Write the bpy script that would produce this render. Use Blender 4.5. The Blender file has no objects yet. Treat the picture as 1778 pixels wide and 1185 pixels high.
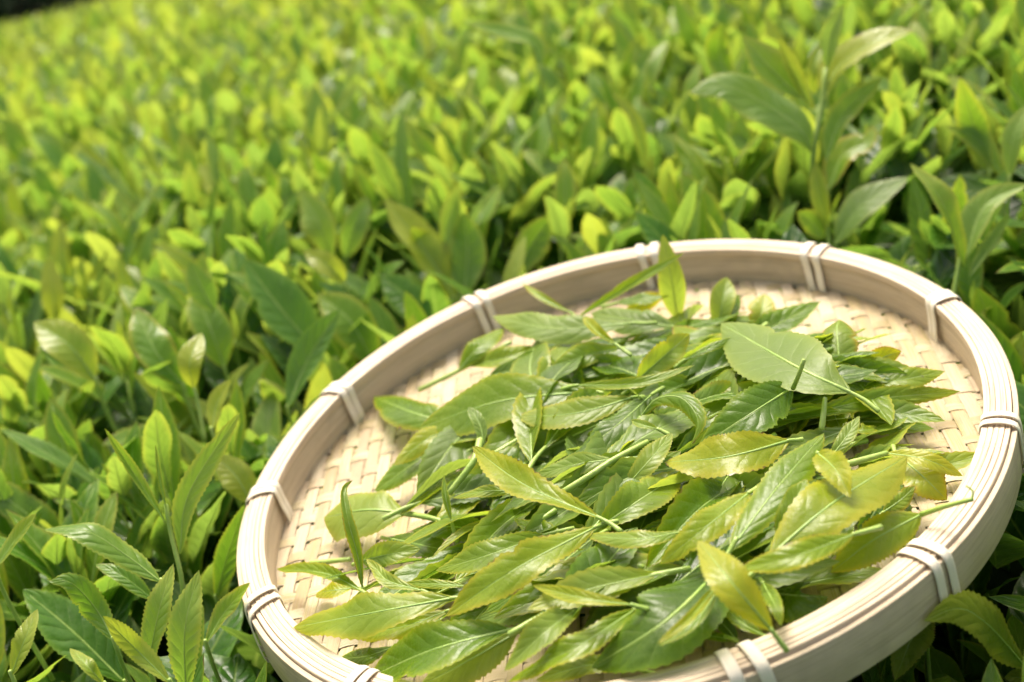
import bpy, math, random
import numpy as np
from mathutils import Matrix, Vector
R_ = math.radians
rnd = random.Random(7)
rng = np.random.default_rng(7)

# ------------------------------------------------------------------ camera
FPX, CXP, CYP = 2400.0, 889.0, 592.5          # focal length and centre in photo pixels (1778 wide)
CAMLOC = np.array([0.0, 0.0, 1.12])
def nrm(a):
    a = np.asarray(a, float); return a / np.linalg.norm(a)
UPC = nrm([-0.08, -0.93, -0.36])              # gravity-up seen in camera axes (x right, y down, z forward)
YW = nrm(np.array([0, 0, 1.0]) - UPC[2] * UPC)
XW = np.cross(YW, UPC)
M3 = np.array([XW, YW, UPC])                   # camera axes -> world axes
def c2w(p):
    return np.asarray(p, float) @ M3.T + CAMLOC
def w2c(p):
    return (np.asarray(p, float) - CAMLOC) @ M3
def v2w(v):
    return np.asarray(v, float) @ M3.T
def project(P):
    c = w2c(P)
    z = np.maximum(c[..., 2], 1e-4)
    return np.stack([CXP + FPX * c[..., 0] / z, CYP + FPX * c[..., 1] / z, c[..., 2]], -1)
def ray(px, py):
    return v2w([(px - CXP) / FPX, (py - CYP) / FPX, 1.0])   # world ray whose camera depth is 1

S = bpy.context.scene
cam = bpy.data.cameras.new("camera")
co = bpy.data.objects.new("camera", cam); S.collection.objects.link(co); S.camera = co
cam.sensor_width = 36; cam.lens = FPX / 1778 * 36
cam.clip_start = 0.01; cam.clip_end = 500
xa, ya, za = v2w([1, 0, 0]), v2w([0, -1, 0]), v2w([0, 0, -1])
co.matrix_world = Matrix(((xa[0], ya[0], za[0], CAMLOC[0]), (xa[1], ya[1], za[1], CAMLOC[1]), (xa[2], ya[2], za[2], CAMLOC[2]), (0, 0, 0, 1)))
cam.dof.use_dof = True
cam.dof.focus_distance = 0.535
cam.dof.aperture_fstop = (cam.lens * 0.001) / 0.0060

# ------------------------------------------------------------------ light
SUN_EL, SUN_AZ = 64.0, -18.0                    # azimuth clockwise from +Y
w = bpy.data.worlds.new("World"); S.world = w; w.use_nodes = True
nt = w.node_tree; nt.nodes.clear()
sky = nt.nodes.new("ShaderNodeTexSky"); sky.sky_type = 'NISHITA'; sky.sun_disc = False
sky.sun_elevation = R_(SUN_EL); sky.sun_rotation = R_(SUN_AZ)
sky.dust_density = 8.0; sky.ozone_density = 1.0; sky.air_density = 1.0
bg = nt.nodes.new("ShaderNodeBackground"); bg.inputs[1].default_value = 0.15
wo = nt.nodes.new("ShaderNodeOutputWorld")
hz = nt.nodes.new("ShaderNodeMix"); hz.data_type = 'RGBA'; hz.blend_type = 'MULTIPLY'; hz.inputs[0].default_value = 1.0
hz.inputs[7].default_value = (1.05, 1.0, 0.90, 1)      # the thin white haze of that day takes the blue out of the sky
nt.links.new(sky.outputs[0], hz.inputs[6]); nt.links.new(hz.outputs[2], bg.inputs[0]); nt.links.new(bg.outputs[0], wo.inputs[0])
sl = bpy.data.lights.new("sun", 'SUN'); sl.energy = 2.25; sl.angle = R_(26); sl.color = (1, 0.965, 0.90)
so = bpy.data.objects.new("sun", sl); S.collection.objects.link(so)
sd = Vector((math.sin(R_(SUN_AZ)) * math.cos(R_(SUN_EL)), math.cos(R_(SUN_AZ)) * math.cos(R_(SUN_EL)), math.sin(R_(SUN_EL))))
so.rotation_euler = sd.to_track_quat('Z', 'Y').to_euler()
S.view_settings.view_transform = 'Standard'; S.view_settings.look = 'None'
S.view_settings.exposure = 0.90; S.view_settings.gamma = 1
S.cycles.max_bounces = 8; S.cycles.diffuse_bounces = 4; S.cycles.transmission_bounces = 6

# ------------------------------------------------------------------ node helpers
class NB:
    def __init__(s, name):
        s.m = bpy.data.materials.new(name); s.m.use_nodes = True
        s.t = s.m.node_tree; s.t.nodes.clear()
    def n(s, ty, **kw):
        nd = s.t.nodes.new(ty)
        for k, v in kw.items(): setattr(nd, k, v)
        return nd
    def put(s, sock, v):
        if isinstance(v, (int, float)): sock.default_value = v
        elif isinstance(v, tuple): sock.default_value = v if len(v) == len(sock.default_value) else (*v, 1)
        else: s.t.links.new(v, sock)
    def math(s, op, a, b=0.0, c=0.0, clamp=False):
        nd = s.n("ShaderNodeMath", operation=op, use_clamp=clamp)
        s.put(nd.inputs[0], a); s.put(nd.inputs[1], b); s.put(nd.inputs[2], c)
        return nd.outputs[0]
    def mix(s, f, a, b, mode='MIX'):
        nd = s.n("ShaderNodeMix", data_type='RGBA', blend_type=mode)
        s.put(nd.inputs[0], f); s.put(nd.inputs[6], a); s.put(nd.inputs[7], b)
        return nd.outputs[2]
    def ramp(s, f, stops):
        nd = s.n("ShaderNodeValToRGB"); cr = nd.color_ramp
        while len(cr.elements) < len(stops): cr.elements.new(0.5)
        for e, (p, c) in zip(cr.elements, stops): e.position = p; e.color = (*c, 1)
        s.put(nd.inputs[0], f); return nd.outputs[0]
    def smooth(s, x, a, b, lo=0.0, hi=1.0):
        nd = s.n("ShaderNodeMapRange", interpolation_type='SMOOTHSTEP')
        s.put(nd.inputs[0], x)
        for i, v in zip((1, 2, 3, 4), (a, b, lo, hi)): s.put(nd.inputs[i], v)
        return nd.outputs[0]
    def noise(s, vec, scale, detail=3, rough=0.5, out=0):
        nd = s.n("ShaderNodeTexNoise"); nd.inputs['Scale'].default_value = scale
        nd.inputs['Detail'].default_value = detail; nd.inputs['Roughness'].default_value = rough
        if vec is not None: s.put(nd.inputs['Vector'], vec)
        return nd.outputs[out]
    def scaled(s, vec, sc):
        nd = s.n("ShaderNodeMapping"); s.put(nd.inputs[0], vec); nd.inputs[3].default_value = sc
        return nd.outputs[0]

def leaf_material(name, source, growing=False):
    """UV: u across the blade, v from petiole to tip. Channels of the object colour (or of the mesh's
    tint attribute): red = how yellow and young, green = how scorched, blue = how pale."""
    b = NB(name)
    if source == 'object':
        src = b.n("ShaderNodeObjectInfo").outputs['Color']
    else:
        src = b.n("ShaderNodeAttribute", attribute_name="tint").outputs['Color']
    sep = b.n("ShaderNodeSeparateColor"); b.put(sep.inputs[0], src)
    tR, tG, tB = sep.outputs
    uv = b.n("ShaderNodeTexCoord").outputs['UV']; obc = b.n("ShaderNodeNewGeometry")
    su = b.n("ShaderNodeSeparateXYZ"); b.put(su.inputs[0], uv)
    x = b.math('ABSOLUTE', b.math('MULTIPLY', b.math('SUBTRACT', su.outputs[0], 0.5), 2.0))
    v = su.outputs[1]
    pos = obc.outputs['Position']
    n1 = b.noise(pos, 45, 3, 0.55); n2 = b.noise(pos, 420, 3, 0.6)
    x4 = b.math('POWER', x, 5.0)
    tip = b.math('POWER', v, 5.0)
    t = b.math('ADD', tR, b.math('MULTIPLY', x4, 0.34))
    t = b.math('ADD', t, b.math('MULTIPLY', tip, 0.16))
    t = b.math('ADD', t, b.math('MULTIPLY', b.math('SUBTRACT', n1, 0.5), 0.35))
    t = b.math('ADD', t, b.math('MULTIPLY', b.math('SUBTRACT', n2, 0.5), 0.10), clamp=True)
    if not growing:
        col = b.ramp(t, [(0.0, (0.014, 0.046, 0.006)), (0.28, (0.044, 0.112, 0.006)), (0.55, (0.110, 0.215, 0.008)),
                         (0.78, (0.215, 0.310, 0.012)), (1.0, (0.39, 0.40, 0.02))])
    else: col = b.ramp(t, [(0.0, (0.013, 0.048, 0.008)), (0.28, (0.036, 0.118, 0.013)), (0.55, (0.084, 0.210, 0.019)),
                     (0.78, (0.175, 0.300, 0.028)), (1.0, (0.33, 0.385, 0.045))])
    # side veins that sweep towards the tip
    ph = b.math('SUBTRACT', b.math('MULTIPLY', v, 8.0), b.math('MULTIPLY', b.math('POWER', x, 0.8), 1.5))
    ph = b.math('ADD', ph, b.math('MULTIPLY', n1, 1.3))
    fr = b.math('FRACT', b.math('ADD', ph, 4.0))
    tri = b.math('ABSOLUTE', b.math('SUBTRACT', fr, 0.5))          # 0.5 on the vein
    vein = b.smooth(tri, 0.445, 0.5)
    vein = b.math('MULTIPLY', vein, b.smooth(x, 1.0, 0.72))
    rib = b.smooth(x, 0.075, 0.02)
    net = b.n("ShaderNodeTexVoronoi", feature='DISTANCE_TO_EDGE'); net.inputs['Scale'].default_value = 520
    b.put(net.inputs['Vector'], pos)
    netm = b.smooth(net.outputs['Distance'], 0.09, 0.0)
    col = b.mix(b.math('MULTIPLY', netm, 0.07), col, (0.30, 0.40, 0.10))
    col = b.mix(b.math('MULTIPLY', vein, 0.11), col, (0.33, 0.44, 0.12))
    col = b.mix(b.math('MULTIPLY', rib, 0.5), col, (0.30, 0.42, 0.09))
    back = obc.outputs['Backfacing']
    pale = b.math('ADD', b.math('MULTIPLY', tB, 0.8), b.math('MULTIPLY', back, 0.25), clamp=True)
    col = b.mix(pale, col, (0.29, 0.38, 0.12))
    col = b.mix(b.math('MULTIPLY', b.math('ADD', vein, rib), b.math('MULTIPLY', pale, 0.45)), col, (0.42, 0.52, 0.24))
    # scorched rim and specks
    edge_n = b.noise(pos, 160, 4, 0.6)
    sc = b.math('ADD', x, b.math('MULTIPLY', b.math('SUBTRACT', edge_n, 0.5), 0.5))
    sc = b.math('ADD', sc, b.math('MULTIPLY', b.smooth(v, 0.90, 1.0), 0.35))
    scm = b.math('MULTIPLY', b.smooth(sc, 0.98, 1.05), b.smooth(tG, 0.05, 0.6), clamp=True)
    yel = b.math('MULTIPLY', b.smooth(sc, 0.7, 1.05), b.smooth(tG, 0.2, 1.0))
    col = b.mix(b.math('MULTIPLY', yel, 0.75), col, (0.42, 0.30, 0.03))
    col = b.mix(scm, col, (0.10, 0.025, 0.008))
    spk = b.math('MULTIPLY', b.smooth(b.noise(pos, 900, 2, 0.5), 0.74, 0.80), b.smooth(tG, 0.0, 0.5))
    col = b.mix(spk, col, (0.08, 0.03, 0.01))
    # relief: quilted between the veins
    h = b.math('MULTIPLY', b.math('SUBTRACT', 0.5, b.math('POWER', b.math('MULTIPLY', tri, 2.0), 2.0)), b.math('MULTIPLY', x, b.smooth(x, 1.05, 0.6)))
    h = b.math('MULTIPLY', h, b.smooth(t, 0.95, 0.1, 0.55 if growing else 0.35, 2.1 if growing else 0.95))
    h = b.math('ADD', h, b.math('MULTIPLY', n1, 0.5))
    h = b.math('ADD', h, b.math('MULTIPLY', b.noise(pos, 150, 2, 0.5), 0.35))
    h = b.math('ADD', h, b.math('MULTIPLY', b.noise(pos, 380, 2, 0.5), 0.22))
    h = b.math('ADD', h, b.math('MULTIPLY', rib, -0.25))
    h = b.math('ADD', h, b.math('MULTIPLY', netm, -0.03))
    bump = b.n("ShaderNodeBump"); bump.inputs['Strength'].default_value = 0.5; bump.inputs['Distance'].default_value = 0.0016
    b.put(bump.inputs['Height'], h)
    p = b.n("ShaderNodeBsdfPrincipled")
    b.put(p.inputs['Base Color'], col)
    rough = b.math('ADD', 0.22 if growing else 0.20, b.math('MULTIPLY', n2, 0.14)); p.inputs['Specular IOR Level'].default_value = 0.55 if growing else 0.48
    rough = b.math('ADD', rough, b.math('MULTIPLY', pale, 0.10 if growing else 0.25), clamp=True)
    b.put(p.inputs['Roughness'], rough); p.inputs['IOR'].default_value = 1.47
    b.put(p.inputs['Normal'], bump.outputs[0])
    tr = b.n("ShaderNodeBsdfTranslucent")
    tc = b.mix(1.0, col, (1.45, 1.45, 0.8) if growing else (1.6, 1.5, 0.75), 'MULTIPLY')
    b.put(tr.inputs[0], tc); b.put(tr.inputs['Normal'], bump.outputs[0])
    ms = b.n("ShaderNodeMixShader"); b.put(ms.inputs[0], b.math('SUBTRACT', 0.50, b.math('MULTIPLY', scm, 0.4)))
    b.put(ms.inputs[1], p.outputs[0]); b.put(ms.inputs[2], tr.outputs[0])
    o = b.n("ShaderNodeOutputMaterial"); b.put(o.inputs[0], ms.outputs[0])
    return b.m

def stem_material(name, c1, c2):
    b = NB(name)
    pos = b.n("ShaderNodeNewGeometry").outputs['Position']
    n = b.noise(pos, 60, 3)
    p = b.n("ShaderNodeBsdfPrincipled"); b.put(p.inputs['Base Color'], b.ramp(n, [(0.3, c1), (0.7, c2)]))
    p.inputs['Roughness'].default_value = 0.38
    p.inputs['Subsurface Weight'].default_value = 0.15; p.inputs['Subsurface Radius'].default_value = (0.002, 0.003, 0.001)
    bp = b.n("ShaderNodeBump"); bp.inputs['Strength'].default_value = 0.3; bp.inputs['Distance'].default_value = 0.001
    b.put(bp.inputs['Height'], b.noise(pos, 500, 3)); b.put(p.inputs['Normal'], bp.outputs[0])
    o = b.n("ShaderNodeOutputMaterial"); b.put(o.inputs[0], p.outputs[0])
    return b.m

def bamboo_material(name, kind):
    """UV: u across the strip, v along it in metres; attribute tint.r = a random value per strip."""
    b = NB(name)
    uv = b.n("ShaderNodeTexCoord").outputs['UV']
    at = b.n("ShaderNodeAttribute", attribute_name="tint").outputs['Color']
    sep = b.n("ShaderNodeSeparateColor"); b.put(sep.inputs[0], at)
    rv, rg, rb_ = sep.outputs
    cmb = b.n("ShaderNodeCombineXYZ"); su = b.n("ShaderNodeSeparateXYZ"); b.put(su.inputs[0], uv)
    b.put(cmb.inputs[0], b.math('ADD', su.outputs[0], b.math('MULTIPLY', rv, 37.0)))
    b.put(cmb.inputs[1], su.outputs[1]); b.put(cmb.inputs[2], b.math('MULTIPLY', rg, 11.0))
    vec = cmb.outputs[0]
    wv = kind == 'weave'
    fine = b.noise(b.scaled(vec, (14 if wv else 26, 4, 1)), 1.0, 4, 0.7)
    finer = b.noise(b.scaled(vec, (36 if wv else 70, 8, 1)), 1.0, 3, 0.65)
    broad = b.noise(b.scaled(vec, (2.0, 6, 1)), 1.0, 2, 0.5)
    pos = b.n("ShaderNodeNewGeometry").outputs['Position']
    stain = b.noise(pos, 28, 4, 0.6)
    if kind == 'weave':
        col = b.mix(rv, (0.37, 0.28, 0.165), (0.58, 0.50, 0.335))
        g = b.math('MULTIPLY', b.smooth(fine, 0.44, 0.64), b.smooth(rb_, 0.25, 0.6))
        col = b.mix(b.math('MULTIPLY', g, 0.85), col, (0.38, 0.32, 0.085))
        col = b.mix(b.math('MULTIPLY', b.smooth(finer, 0.52, 0.66), 0.6), col, (0.30, 0.20, 0.08))
        col = b.mix(b.math('MULTIPLY', b.smooth(broad, 0.5, 0.8), 0.35), col, (0.70, 0.46, 0.31))
        rough = 0.42
    elif kind == 'hoop':
        col = b.mix(broad, (0.47, 0.375, 0.25), (0.65, 0.54, 0.38))
        col = b.mix(b.math('MULTIPLY', b.smooth(fine, 0.48, 0.64), 0.5), col, (0.33, 0.25, 0.16))
        col = b.mix(b.math('MULTIPLY', b.smooth(stain, 0.52, 0.72), 0.4), col, (0.33, 0.27, 0.18))
        col = b.mix(b.math('MULTIPLY', b.smooth(finer, 0.62, 0.70), 0.6), col, (0.22, 0.16, 0.10))
        rough = 0.5
    elif kind == 'lath':
        col = b.mix(broad, (0.58, 0.46, 0.32), (0.74, 0.62, 0.46))
        col = b.mix(b.math('MULTIPLY', b.smooth(fine, 0.47, 0.60), 0.65), col, (0.36, 0.26, 0.17))
        col = b.mix(b.math('MULTIPLY', b.smooth(finer, 0.60, 0.72), 0.35), col, (0.30, 0.18, 0.10))
        rough = 0.5
    else:
        col = b.mix(fine, (0.80, 0.71, 0.54), (0.88, 0.82, 0.68))
        rough = 0.33
    p = b.n("ShaderNodeBsdfPrincipled"); b.put(p.inputs['Base Color'], col)
    b.put(p.inputs['Roughness'], b.math('ADD', rough, b.math('MULTIPLY', finer, 0.15)))
    bp = b.n("ShaderNodeBump"); bp.inputs['Strength'].default_value = 0.55; bp.inputs['Distance'].default_value = 0.0006
    b.put(bp.inputs['Height'], b.math('ADD', fine, b.math('MULTIPLY', finer, 0.5))); b.put(p.inputs['Normal'], bp.outputs[0])
    o = b.n("ShaderNodeOutputMaterial"); b.put(o.inputs[0], p.outputs[0])
    return b.m

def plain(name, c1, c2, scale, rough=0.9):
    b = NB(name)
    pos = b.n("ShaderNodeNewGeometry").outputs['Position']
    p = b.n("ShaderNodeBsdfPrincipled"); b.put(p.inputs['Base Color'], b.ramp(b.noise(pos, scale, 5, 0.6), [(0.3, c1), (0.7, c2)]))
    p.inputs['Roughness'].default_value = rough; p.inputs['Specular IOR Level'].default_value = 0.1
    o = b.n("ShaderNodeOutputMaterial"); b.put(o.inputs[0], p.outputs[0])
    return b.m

M_LEAF = leaf_material("tea_leaf_blade", 'object')
M_LEAFG = leaf_material("growing_tea_leaf_blade", 'object', True)
M_LEAFA = leaf_material("tea_leaf_mass", 'attr', True)
M_STEM = stem_material("green_stem", (0.25, 0.38, 0.06), (0.38, 0.50, 0.12))
M_RIB = stem_material("leaf_midrib", (0.22, 0.36, 0.06), (0.34, 0.46, 0.12))
M_TWIG = stem_material("woody_twig", (0.05, 0.035, 0.02), (0.13, 0.09, 0.05))
M_WEAVE = bamboo_material("woven_bamboo", 'weave')
M_HOOP = bamboo_material("bamboo_hoop", 'hoop')
M_LATH = bamboo_material("bamboo_lath", 'lath')
M_BIND = bamboo_material("bamboo_binding", 'bind')

# ------------------------------------------------------------------ mesh helpers
def mesh(name, V, F, mat, uv=None, tint=None, smooth=True):
    """V (n,3); F (m,4) quads as numpy (a repeated last index is not allowed); uv (n,2) per vertex; tint (n,3) per vertex"""
    V = np.asarray(V, np.float32); F = np.asarray(F, np.int32)
    me = bpy.data.meshes.new(name)
    me.vertices.add(len(V)); me.vertices.foreach_set('co', V.ravel())
    k = F.shape[1]
    me.loops.add(F.size); me.loops.foreach_set('vertex_index', F.ravel())
    me.polygons.add(len(F)); me.polygons.foreach_set('loop_start', np.arange(0, F.size, k, dtype=np.int32))
    me.polygons.foreach_set('loop_total', np.full(len(F), k, np.int32))
    me.polygons.foreach_set('use_smooth', np.full(len(F), smooth))
    if uv is not None:
        l = me.uv_layers.new(name="UVMap"); l.data.foreach_set('uv', np.asarray(uv, np.float32)[F.ravel()].ravel())
    if tint is not None:
        a = me.color_attributes.new("tint", 'FLOAT_COLOR', 'POINT')
        c = np.ones((len(V), 4), np.float32); c[:, :3] = tint; a.data.foreach_set('color', c.ravel())
    me.update(); me.validate()
    if mat: me.materials.append(mat)
    return me
def obj(name, me, parent=None, color=None, loc=None):
    o = bpy.data.objects.new(name, me); S.collection.objects.link(o)
    if parent is not None: o.parent = parent
    if color is not None: o.color = (*color, 1)
    if loc is not None: o.location = loc
    return o
def tag(o, label, cat, group=None, kind=None):
    if kind: o['kind'] = kind
    if label: o['label'] = label
    if cat: o['category'] = cat
    if group: o['group'] = group
    return o
def grid_faces(r, c, off=0):
    i = np.arange(r - 1)[:, None] * c + np.arange(c - 1)[None]
    return (np.stack([i, i + 1, i + c + 1, i + c], -1).reshape(-1, 4) + off)
def frames(P, N0):
    T = np.gradient(P, axis=0); T /= np.linalg.norm(T, axis=1)[:, None]
    N = N0 - (N0 * T).sum(1)[:, None] * T; N /= np.linalg.norm(N, axis=1)[:, None] + 1e-9
    return T, N, np.cross(T, N)
def tube(P, rad, sides=7, N0=None):
    P = np.asarray(P, float); n = len(P)
    rad = np.broadcast_to(rad, (n,)) if np.ndim(rad) else np.full(n, rad)
    a = nrm(P[-1] - P[0]); ref = np.array([0.3, 0.2, 0.9]) if abs(a[2]) < 0.8 else np.array([0.9, 0.3, 0.1])
    T, N, B = frames(P, np.tile(ref, (n, 1)))
    th = np.linspace(0, 2 * np.pi, sides, endpoint=False)
    V = P[:, None] + rad[:, None, None] * (np.cos(th)[None, :, None] * N[:, None] + np.sin(th)[None, :, None] * B[:, None])
    V = V.reshape(-1, 3); F = []
    for i in range(n - 1):
        for j in range(sides):
            k = (j + 1) % sides
            F.append((i * sides + j, i * sides + k, (i + 1) * sides + k, (i + 1) * sides + j))
    # domed ends
    extra = []
    for end, ring0 in ((0, 0), (n - 1, (n - 1) * sides)):
        t = T[end] * (-1 if end == 0 else 1)
        inner = V[ring0:ring0 + sides] * 0.35 + P[end] * 0.65 + t * rad[end] * 0.35
        base = len(V) + len(extra); extra += list(inner)
        for j in range(sides):
            k = (j + 1) % sides
            q = (ring0 + j, base + j, base + k, ring0 + k)
            F.append(q if end == 0 else q[::-1])
        h = sides // 2
        for j in range(h - 1 + (sides % 2)):
            q = (base + j, base + j + 1, base + sides - 2 - j, base + sides - 1 - j)
            if len(set(q)) == 4: F.append(q[::-1] if end == 0 else q)
    return np.vstack([V, np.array(extra)]), np.array(F)
def catmull(pts, n):
    P = np.asarray(pts, float)
    if len(P) == 2: return P[0] + (P[1] - P[0]) * np.linspace(0, 1, n)[:, None]
    Q = np.vstack([2 * P[0] - P[1], P, 2 * P[-1] - P[-2]])
    seg = np.linalg.norm(np.diff(P, axis=0), axis=1); cum = np.r_[0, np.cumsum(seg)] / seg.sum()
    out = []
    for s in np.linspace(0, 1, n):
        i = min(np.searchsorted(cum, s, side='right') - 1, len(P) - 2)
        t = (s - cum[i]) / (cum[i + 1] - cum[i]); a, b_, c, d = Q[i:i + 4]
        out.append(0.5 * ((2 * b_) + (-a + c) * t + (2 * a - 5 * b_ + 4 * c - d) * t * t + (-a + 3 * b_ - 3 * c + d) * t ** 3))
    return np.array(out)

def profile(v, shape=0.0):
    """half-width of a tea leaf along its length, 0..1"""
    p = np.clip(v, 0, 1) ** (0.88 + shape * 0.3) * np.clip(1 - v, 0, 1) ** (0.92 - shape * 0.15)
    a, b_ = 0.88 + shape * 0.3, 0.92 - shape * 0.15
    m = a / (a + b_); return p / (m ** a * (1 - m) ** b_)
def blade(P, N0, W, r, rows=46, cols=9, fold=0.35, wave=0.10, teeth=True, shape=0.0, curl=0.0, twist=0.0, notch=True, quilt=0.009):
    """a leaf blade round the midrib P (rows points); returns V, F, uv"""
    n = len(P); v = np.linspace(0, 1, n); T, N, B = frames(P, N0)
    if twist:
        a = twist * (v - 0.4)[:, None]; N, B = N * np.cos(a) + B * np.sin(a), B * np.cos(a) - N * np.sin(a)
    u = np.linspace(-1, 1, cols)
    w = np.maximum(profile(v, shape) * W / 2, 0.0004 * (1 - v) + 0.00003)
    L = np.linalg.norm(np.diff(P, axis=0), axis=1).sum()
    ph = [r.uniform(0, 6.28) for _ in range(6)]
    wl = 1 + 0.05 * np.sin(v * 9 + ph[0]); wr = 1 + 0.05 * np.sin(v * 8 + ph[1])
    if notch and r.random() < 0.35:      # an insect bite out of one margin
        c0 = r.uniform(0.35, 0.8); dep = r.uniform(0.12, 0.3)
        bite = dep * np.exp(-((v - c0) / 0.035) ** 2)
        if r.random() < 0.5: wl = wl - bite
        else: wr = wr - bite
    W2 = np.where(u[None, :] < 0, wl[:, None], wr[:, None]) * w[:, None]
    if teeth:
        tooth = np.where(np.arange(n) % 2 == 0, 0.0, 1.0)[:, None] * (np.abs(u) > 0.99)[None] * np.minimum(0.00075, 0.06 * W) * (np.sin(np.pi * np.clip(v, 0, 1)) ** 0.5)[:, None]
        W2 = W2 + tooth
    fl = fold * (1 - 0.55 * v)[:, None] * (1 + 0.25 * np.sin(v * 5 + ph[2]))[:, None]
    au = np.abs(u)[None]
    lift = W2 * au * np.sin(fl) - curl * W2 * au ** 2.2
    lift = lift + wave * w[:, None] * au ** 1.5 * np.sin(v[:, None] * (11 + 4 * math.sin(ph[5])) + np.where(u < 0, ph[3], ph[4])[None])
    # the blade bulges between the side veins
    vv = v[:, None] * 8 - au ** 0.8 * 1.5
    lift = lift + quilt * w[:, None] * np.abs(np.sin(np.pi * vv)) * au * (1 - au ** 3) * 1.8
    lat = W2 * u[None] * np.cos(fl)
    V = P[:, None] + B[:, None] * lat[..., None] + N[:, None] * lift[..., None]
    uv = np.stack(np.broadcast_arrays((u[None] + 1) / 2, v[:, None]), -1)
    F = grid_faces(n, cols)
    return V.reshape(-1, 3), F, uv.reshape(-1, 2)

# ------------------------------------------------------------------ the tray's frame
RT = 0.18
Cc = np.array([0.24534, 0.20939, 3.38527]) * RT
NT = nrm([-0.60376, -2.07511, -1.0]); UT = nrm(np.cross(NT, [0, 1, 0])); VT = np.cross(NT, UT)
TO = c2w(Cc); TN = v2w(NT); TU = v2w(UT); TV = v2w(VT)     # rim centre, normal, two in-plane axes (world)
RI, HF, HO, RF = 0.928, 0.109, 0.105, 0.929
A2, B2, A3, B3, W2_, W3_ = -0.0311, -0.0182, -0.0280, -0.0111, -0.0101, -0.0457
def kr(th): return 1 + A2 * np.cos(2 * th) + B2 * np.sin(2 * th) + A3 * np.cos(3 * th) + B3 * np.sin(3 * th)
def wz(th): return W2_ * np.cos(2 * th) + W3_ * np.sin(2 * th)
def tray_pt(th, r, h):
    """th angle, r in tray radii, h metres above the rim plane"""
    th = np.asarray(th, float); r = np.asarray(r, float)
    rr = r * kr(th) * RT; z = wz(th) * RT * r ** 2 + h
    return TO + np.multiply.outer(rr * np.cos(th), TU) + np.multiply.outer(rr * np.sin(th), TV) + np.multiply.outer(z, TN)
def tray_rel(P):
    d = P - TO; a, b_, h = d @ TU, d @ TV, d @ TN
    th = np.arctan2(b_, a); r = np.hypot(a, b_) / (RT * kr(th))
    return th, r, h - wz(th) * RT * r ** 2
def on_floor(px, py, h):
    """point on the pixel's sight line, h metres above the woven floor"""
    d = ray(px, py); hh = -HF * RT + h; P = None; off = 0.0
    for _ in range(6):
        s = ((TO + TN * (hh + off) - CAMLOC) @ TN) / (d @ TN); P = CAMLOC + d * s
        th, r, _h = tray_rel(P); off = float(wz(th) * RT * min(r, 1.1) ** 2)
    return P

TRAY = bpy.data.objects.new("bamboo_tray", None); S.collection.objects.link(TRAY); TRAY.location = TO - TN * HO * RT
tag(TRAY, "round pale bamboo tray with woven base resting tilted on the tea bushes", "tray")
TRI = Matrix.Translation(-TRAY.location)
def tpart(name, V, F, mat, uv=None, tint=None, smooth=True, parent=None):
    o = obj(name, mesh(name, np.asarray(V) - np.array(TRAY.location), F, mat, uv, tint, smooth), TRAY)
    return o

def hoop(name, r0, r1, z0, z1, mat, seed, tilt=0.0, wob=0.0):
    """a bent lath: rounded-rectangle section swept round the tray. r in metres from the outside, z metres from rim plane"""
    q = random.Random(seed); n = 220; c = min(0.0004, (r1 - r0) * 0.25)
    sec = []
    for cx, cz, a0 in ((r1 - c, z1 - c, 0), (r0 + c, z1 - c, 90), (r0 + c, z0 + c, 180), (r1 - c, z0 + c, 270)):
        for a in (0, 30, 60, 90): sec.append((cx + c * math.cos(R_(a0 + a)), cz + c * math.sin(R_(a0 + a))))
    sec = np.array(sec); m = len(sec)
    th = np.linspace(0, 2 * np.pi, n, endpoint=False)
    ph = [q.uniform(0, 6.28) for _ in range(4)]
    dz = wob * (np.sin(3 * th + ph[0]) + 0.6 * np.sin(7 * th + ph[1]) + 0.3 * np.sin(17 * th + ph[2]))
    dr = wob * 0.25 * (np.sin(5 * th + ph[3]) + 0.5 * np.sin(11 * th + ph[1]))
    V = np.zeros((n, m, 3)); uv = np.zeros((n, m, 2))
    per = np.r_[0, np.cumsum(np.linalg.norm(np.diff(np.vstack([sec, sec[:1]]), axis=0), axis=1))]
    for j in range(m):
        V[:, j] = tray_pt(th, (RT - sec[j, 0] * 1.0 + dr) / RT, 0) + np.multiply.outer(sec[j, 1] + dz + tilt * 0, TN)
        uv[:, j, 0] = per[j] / 0.02; uv[:, j, 1] = th * RT * 5
    i = np.arange(n)[:, None]; j = np.arange(m)[None]
    F = np.stack(np.broadcast_arrays(i * m + j, i * m + (j + 1) % m, ((i + 1) % n) * m + (j + 1) % m, ((i + 1) % n) * m + j), -1).reshape(-1, 4)[:, ::-1]
    tint = np.tile([q.random(), q.random(), q.random()], (n * m, 1))
    return tpart(name, V.reshape(-1, 3), F, mat, uv.reshape(-1, 2), tint)
RW = (1 - RI) * RT                              # width of the rim, about 13 mm
hoop("outer_hoop", -0.0002, 0.0021, -HO * RT - 0.0015, -0.0012, M_HOOP, 1, wob=0.0002)
nl = 4; x0 = 0.00235; wl_ = (RW - x0 - 0.0019) / nl
for k in range(nl):
    hoop("rim_lath", x0 + k * wl_, x0 + (k + 1) * wl_ - 0.00006, -0.0052 - 0.0008 * k, (0.0003, 0.0006, 0.0008, 0.0007)[k], M_LATH, 10 + k, wob=0.00015)
hoop("inner_hoop", RW - 0.0018, RW, -HF * RT - 0.0022, -0.0037, M_HOOP, 3, wob=0.0001)
hoop("rim_lath", RW - 0.0018, RW + 0.0009, -0.0036, 0.0004, M_LATH, 22, wob=0.0001)
hoop("bottom_hoop", 0.0024, RW - 0.0024, -HO * RT - 0.001, -0.0105, M_HOOP, 4, wob=0.0001)

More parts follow.
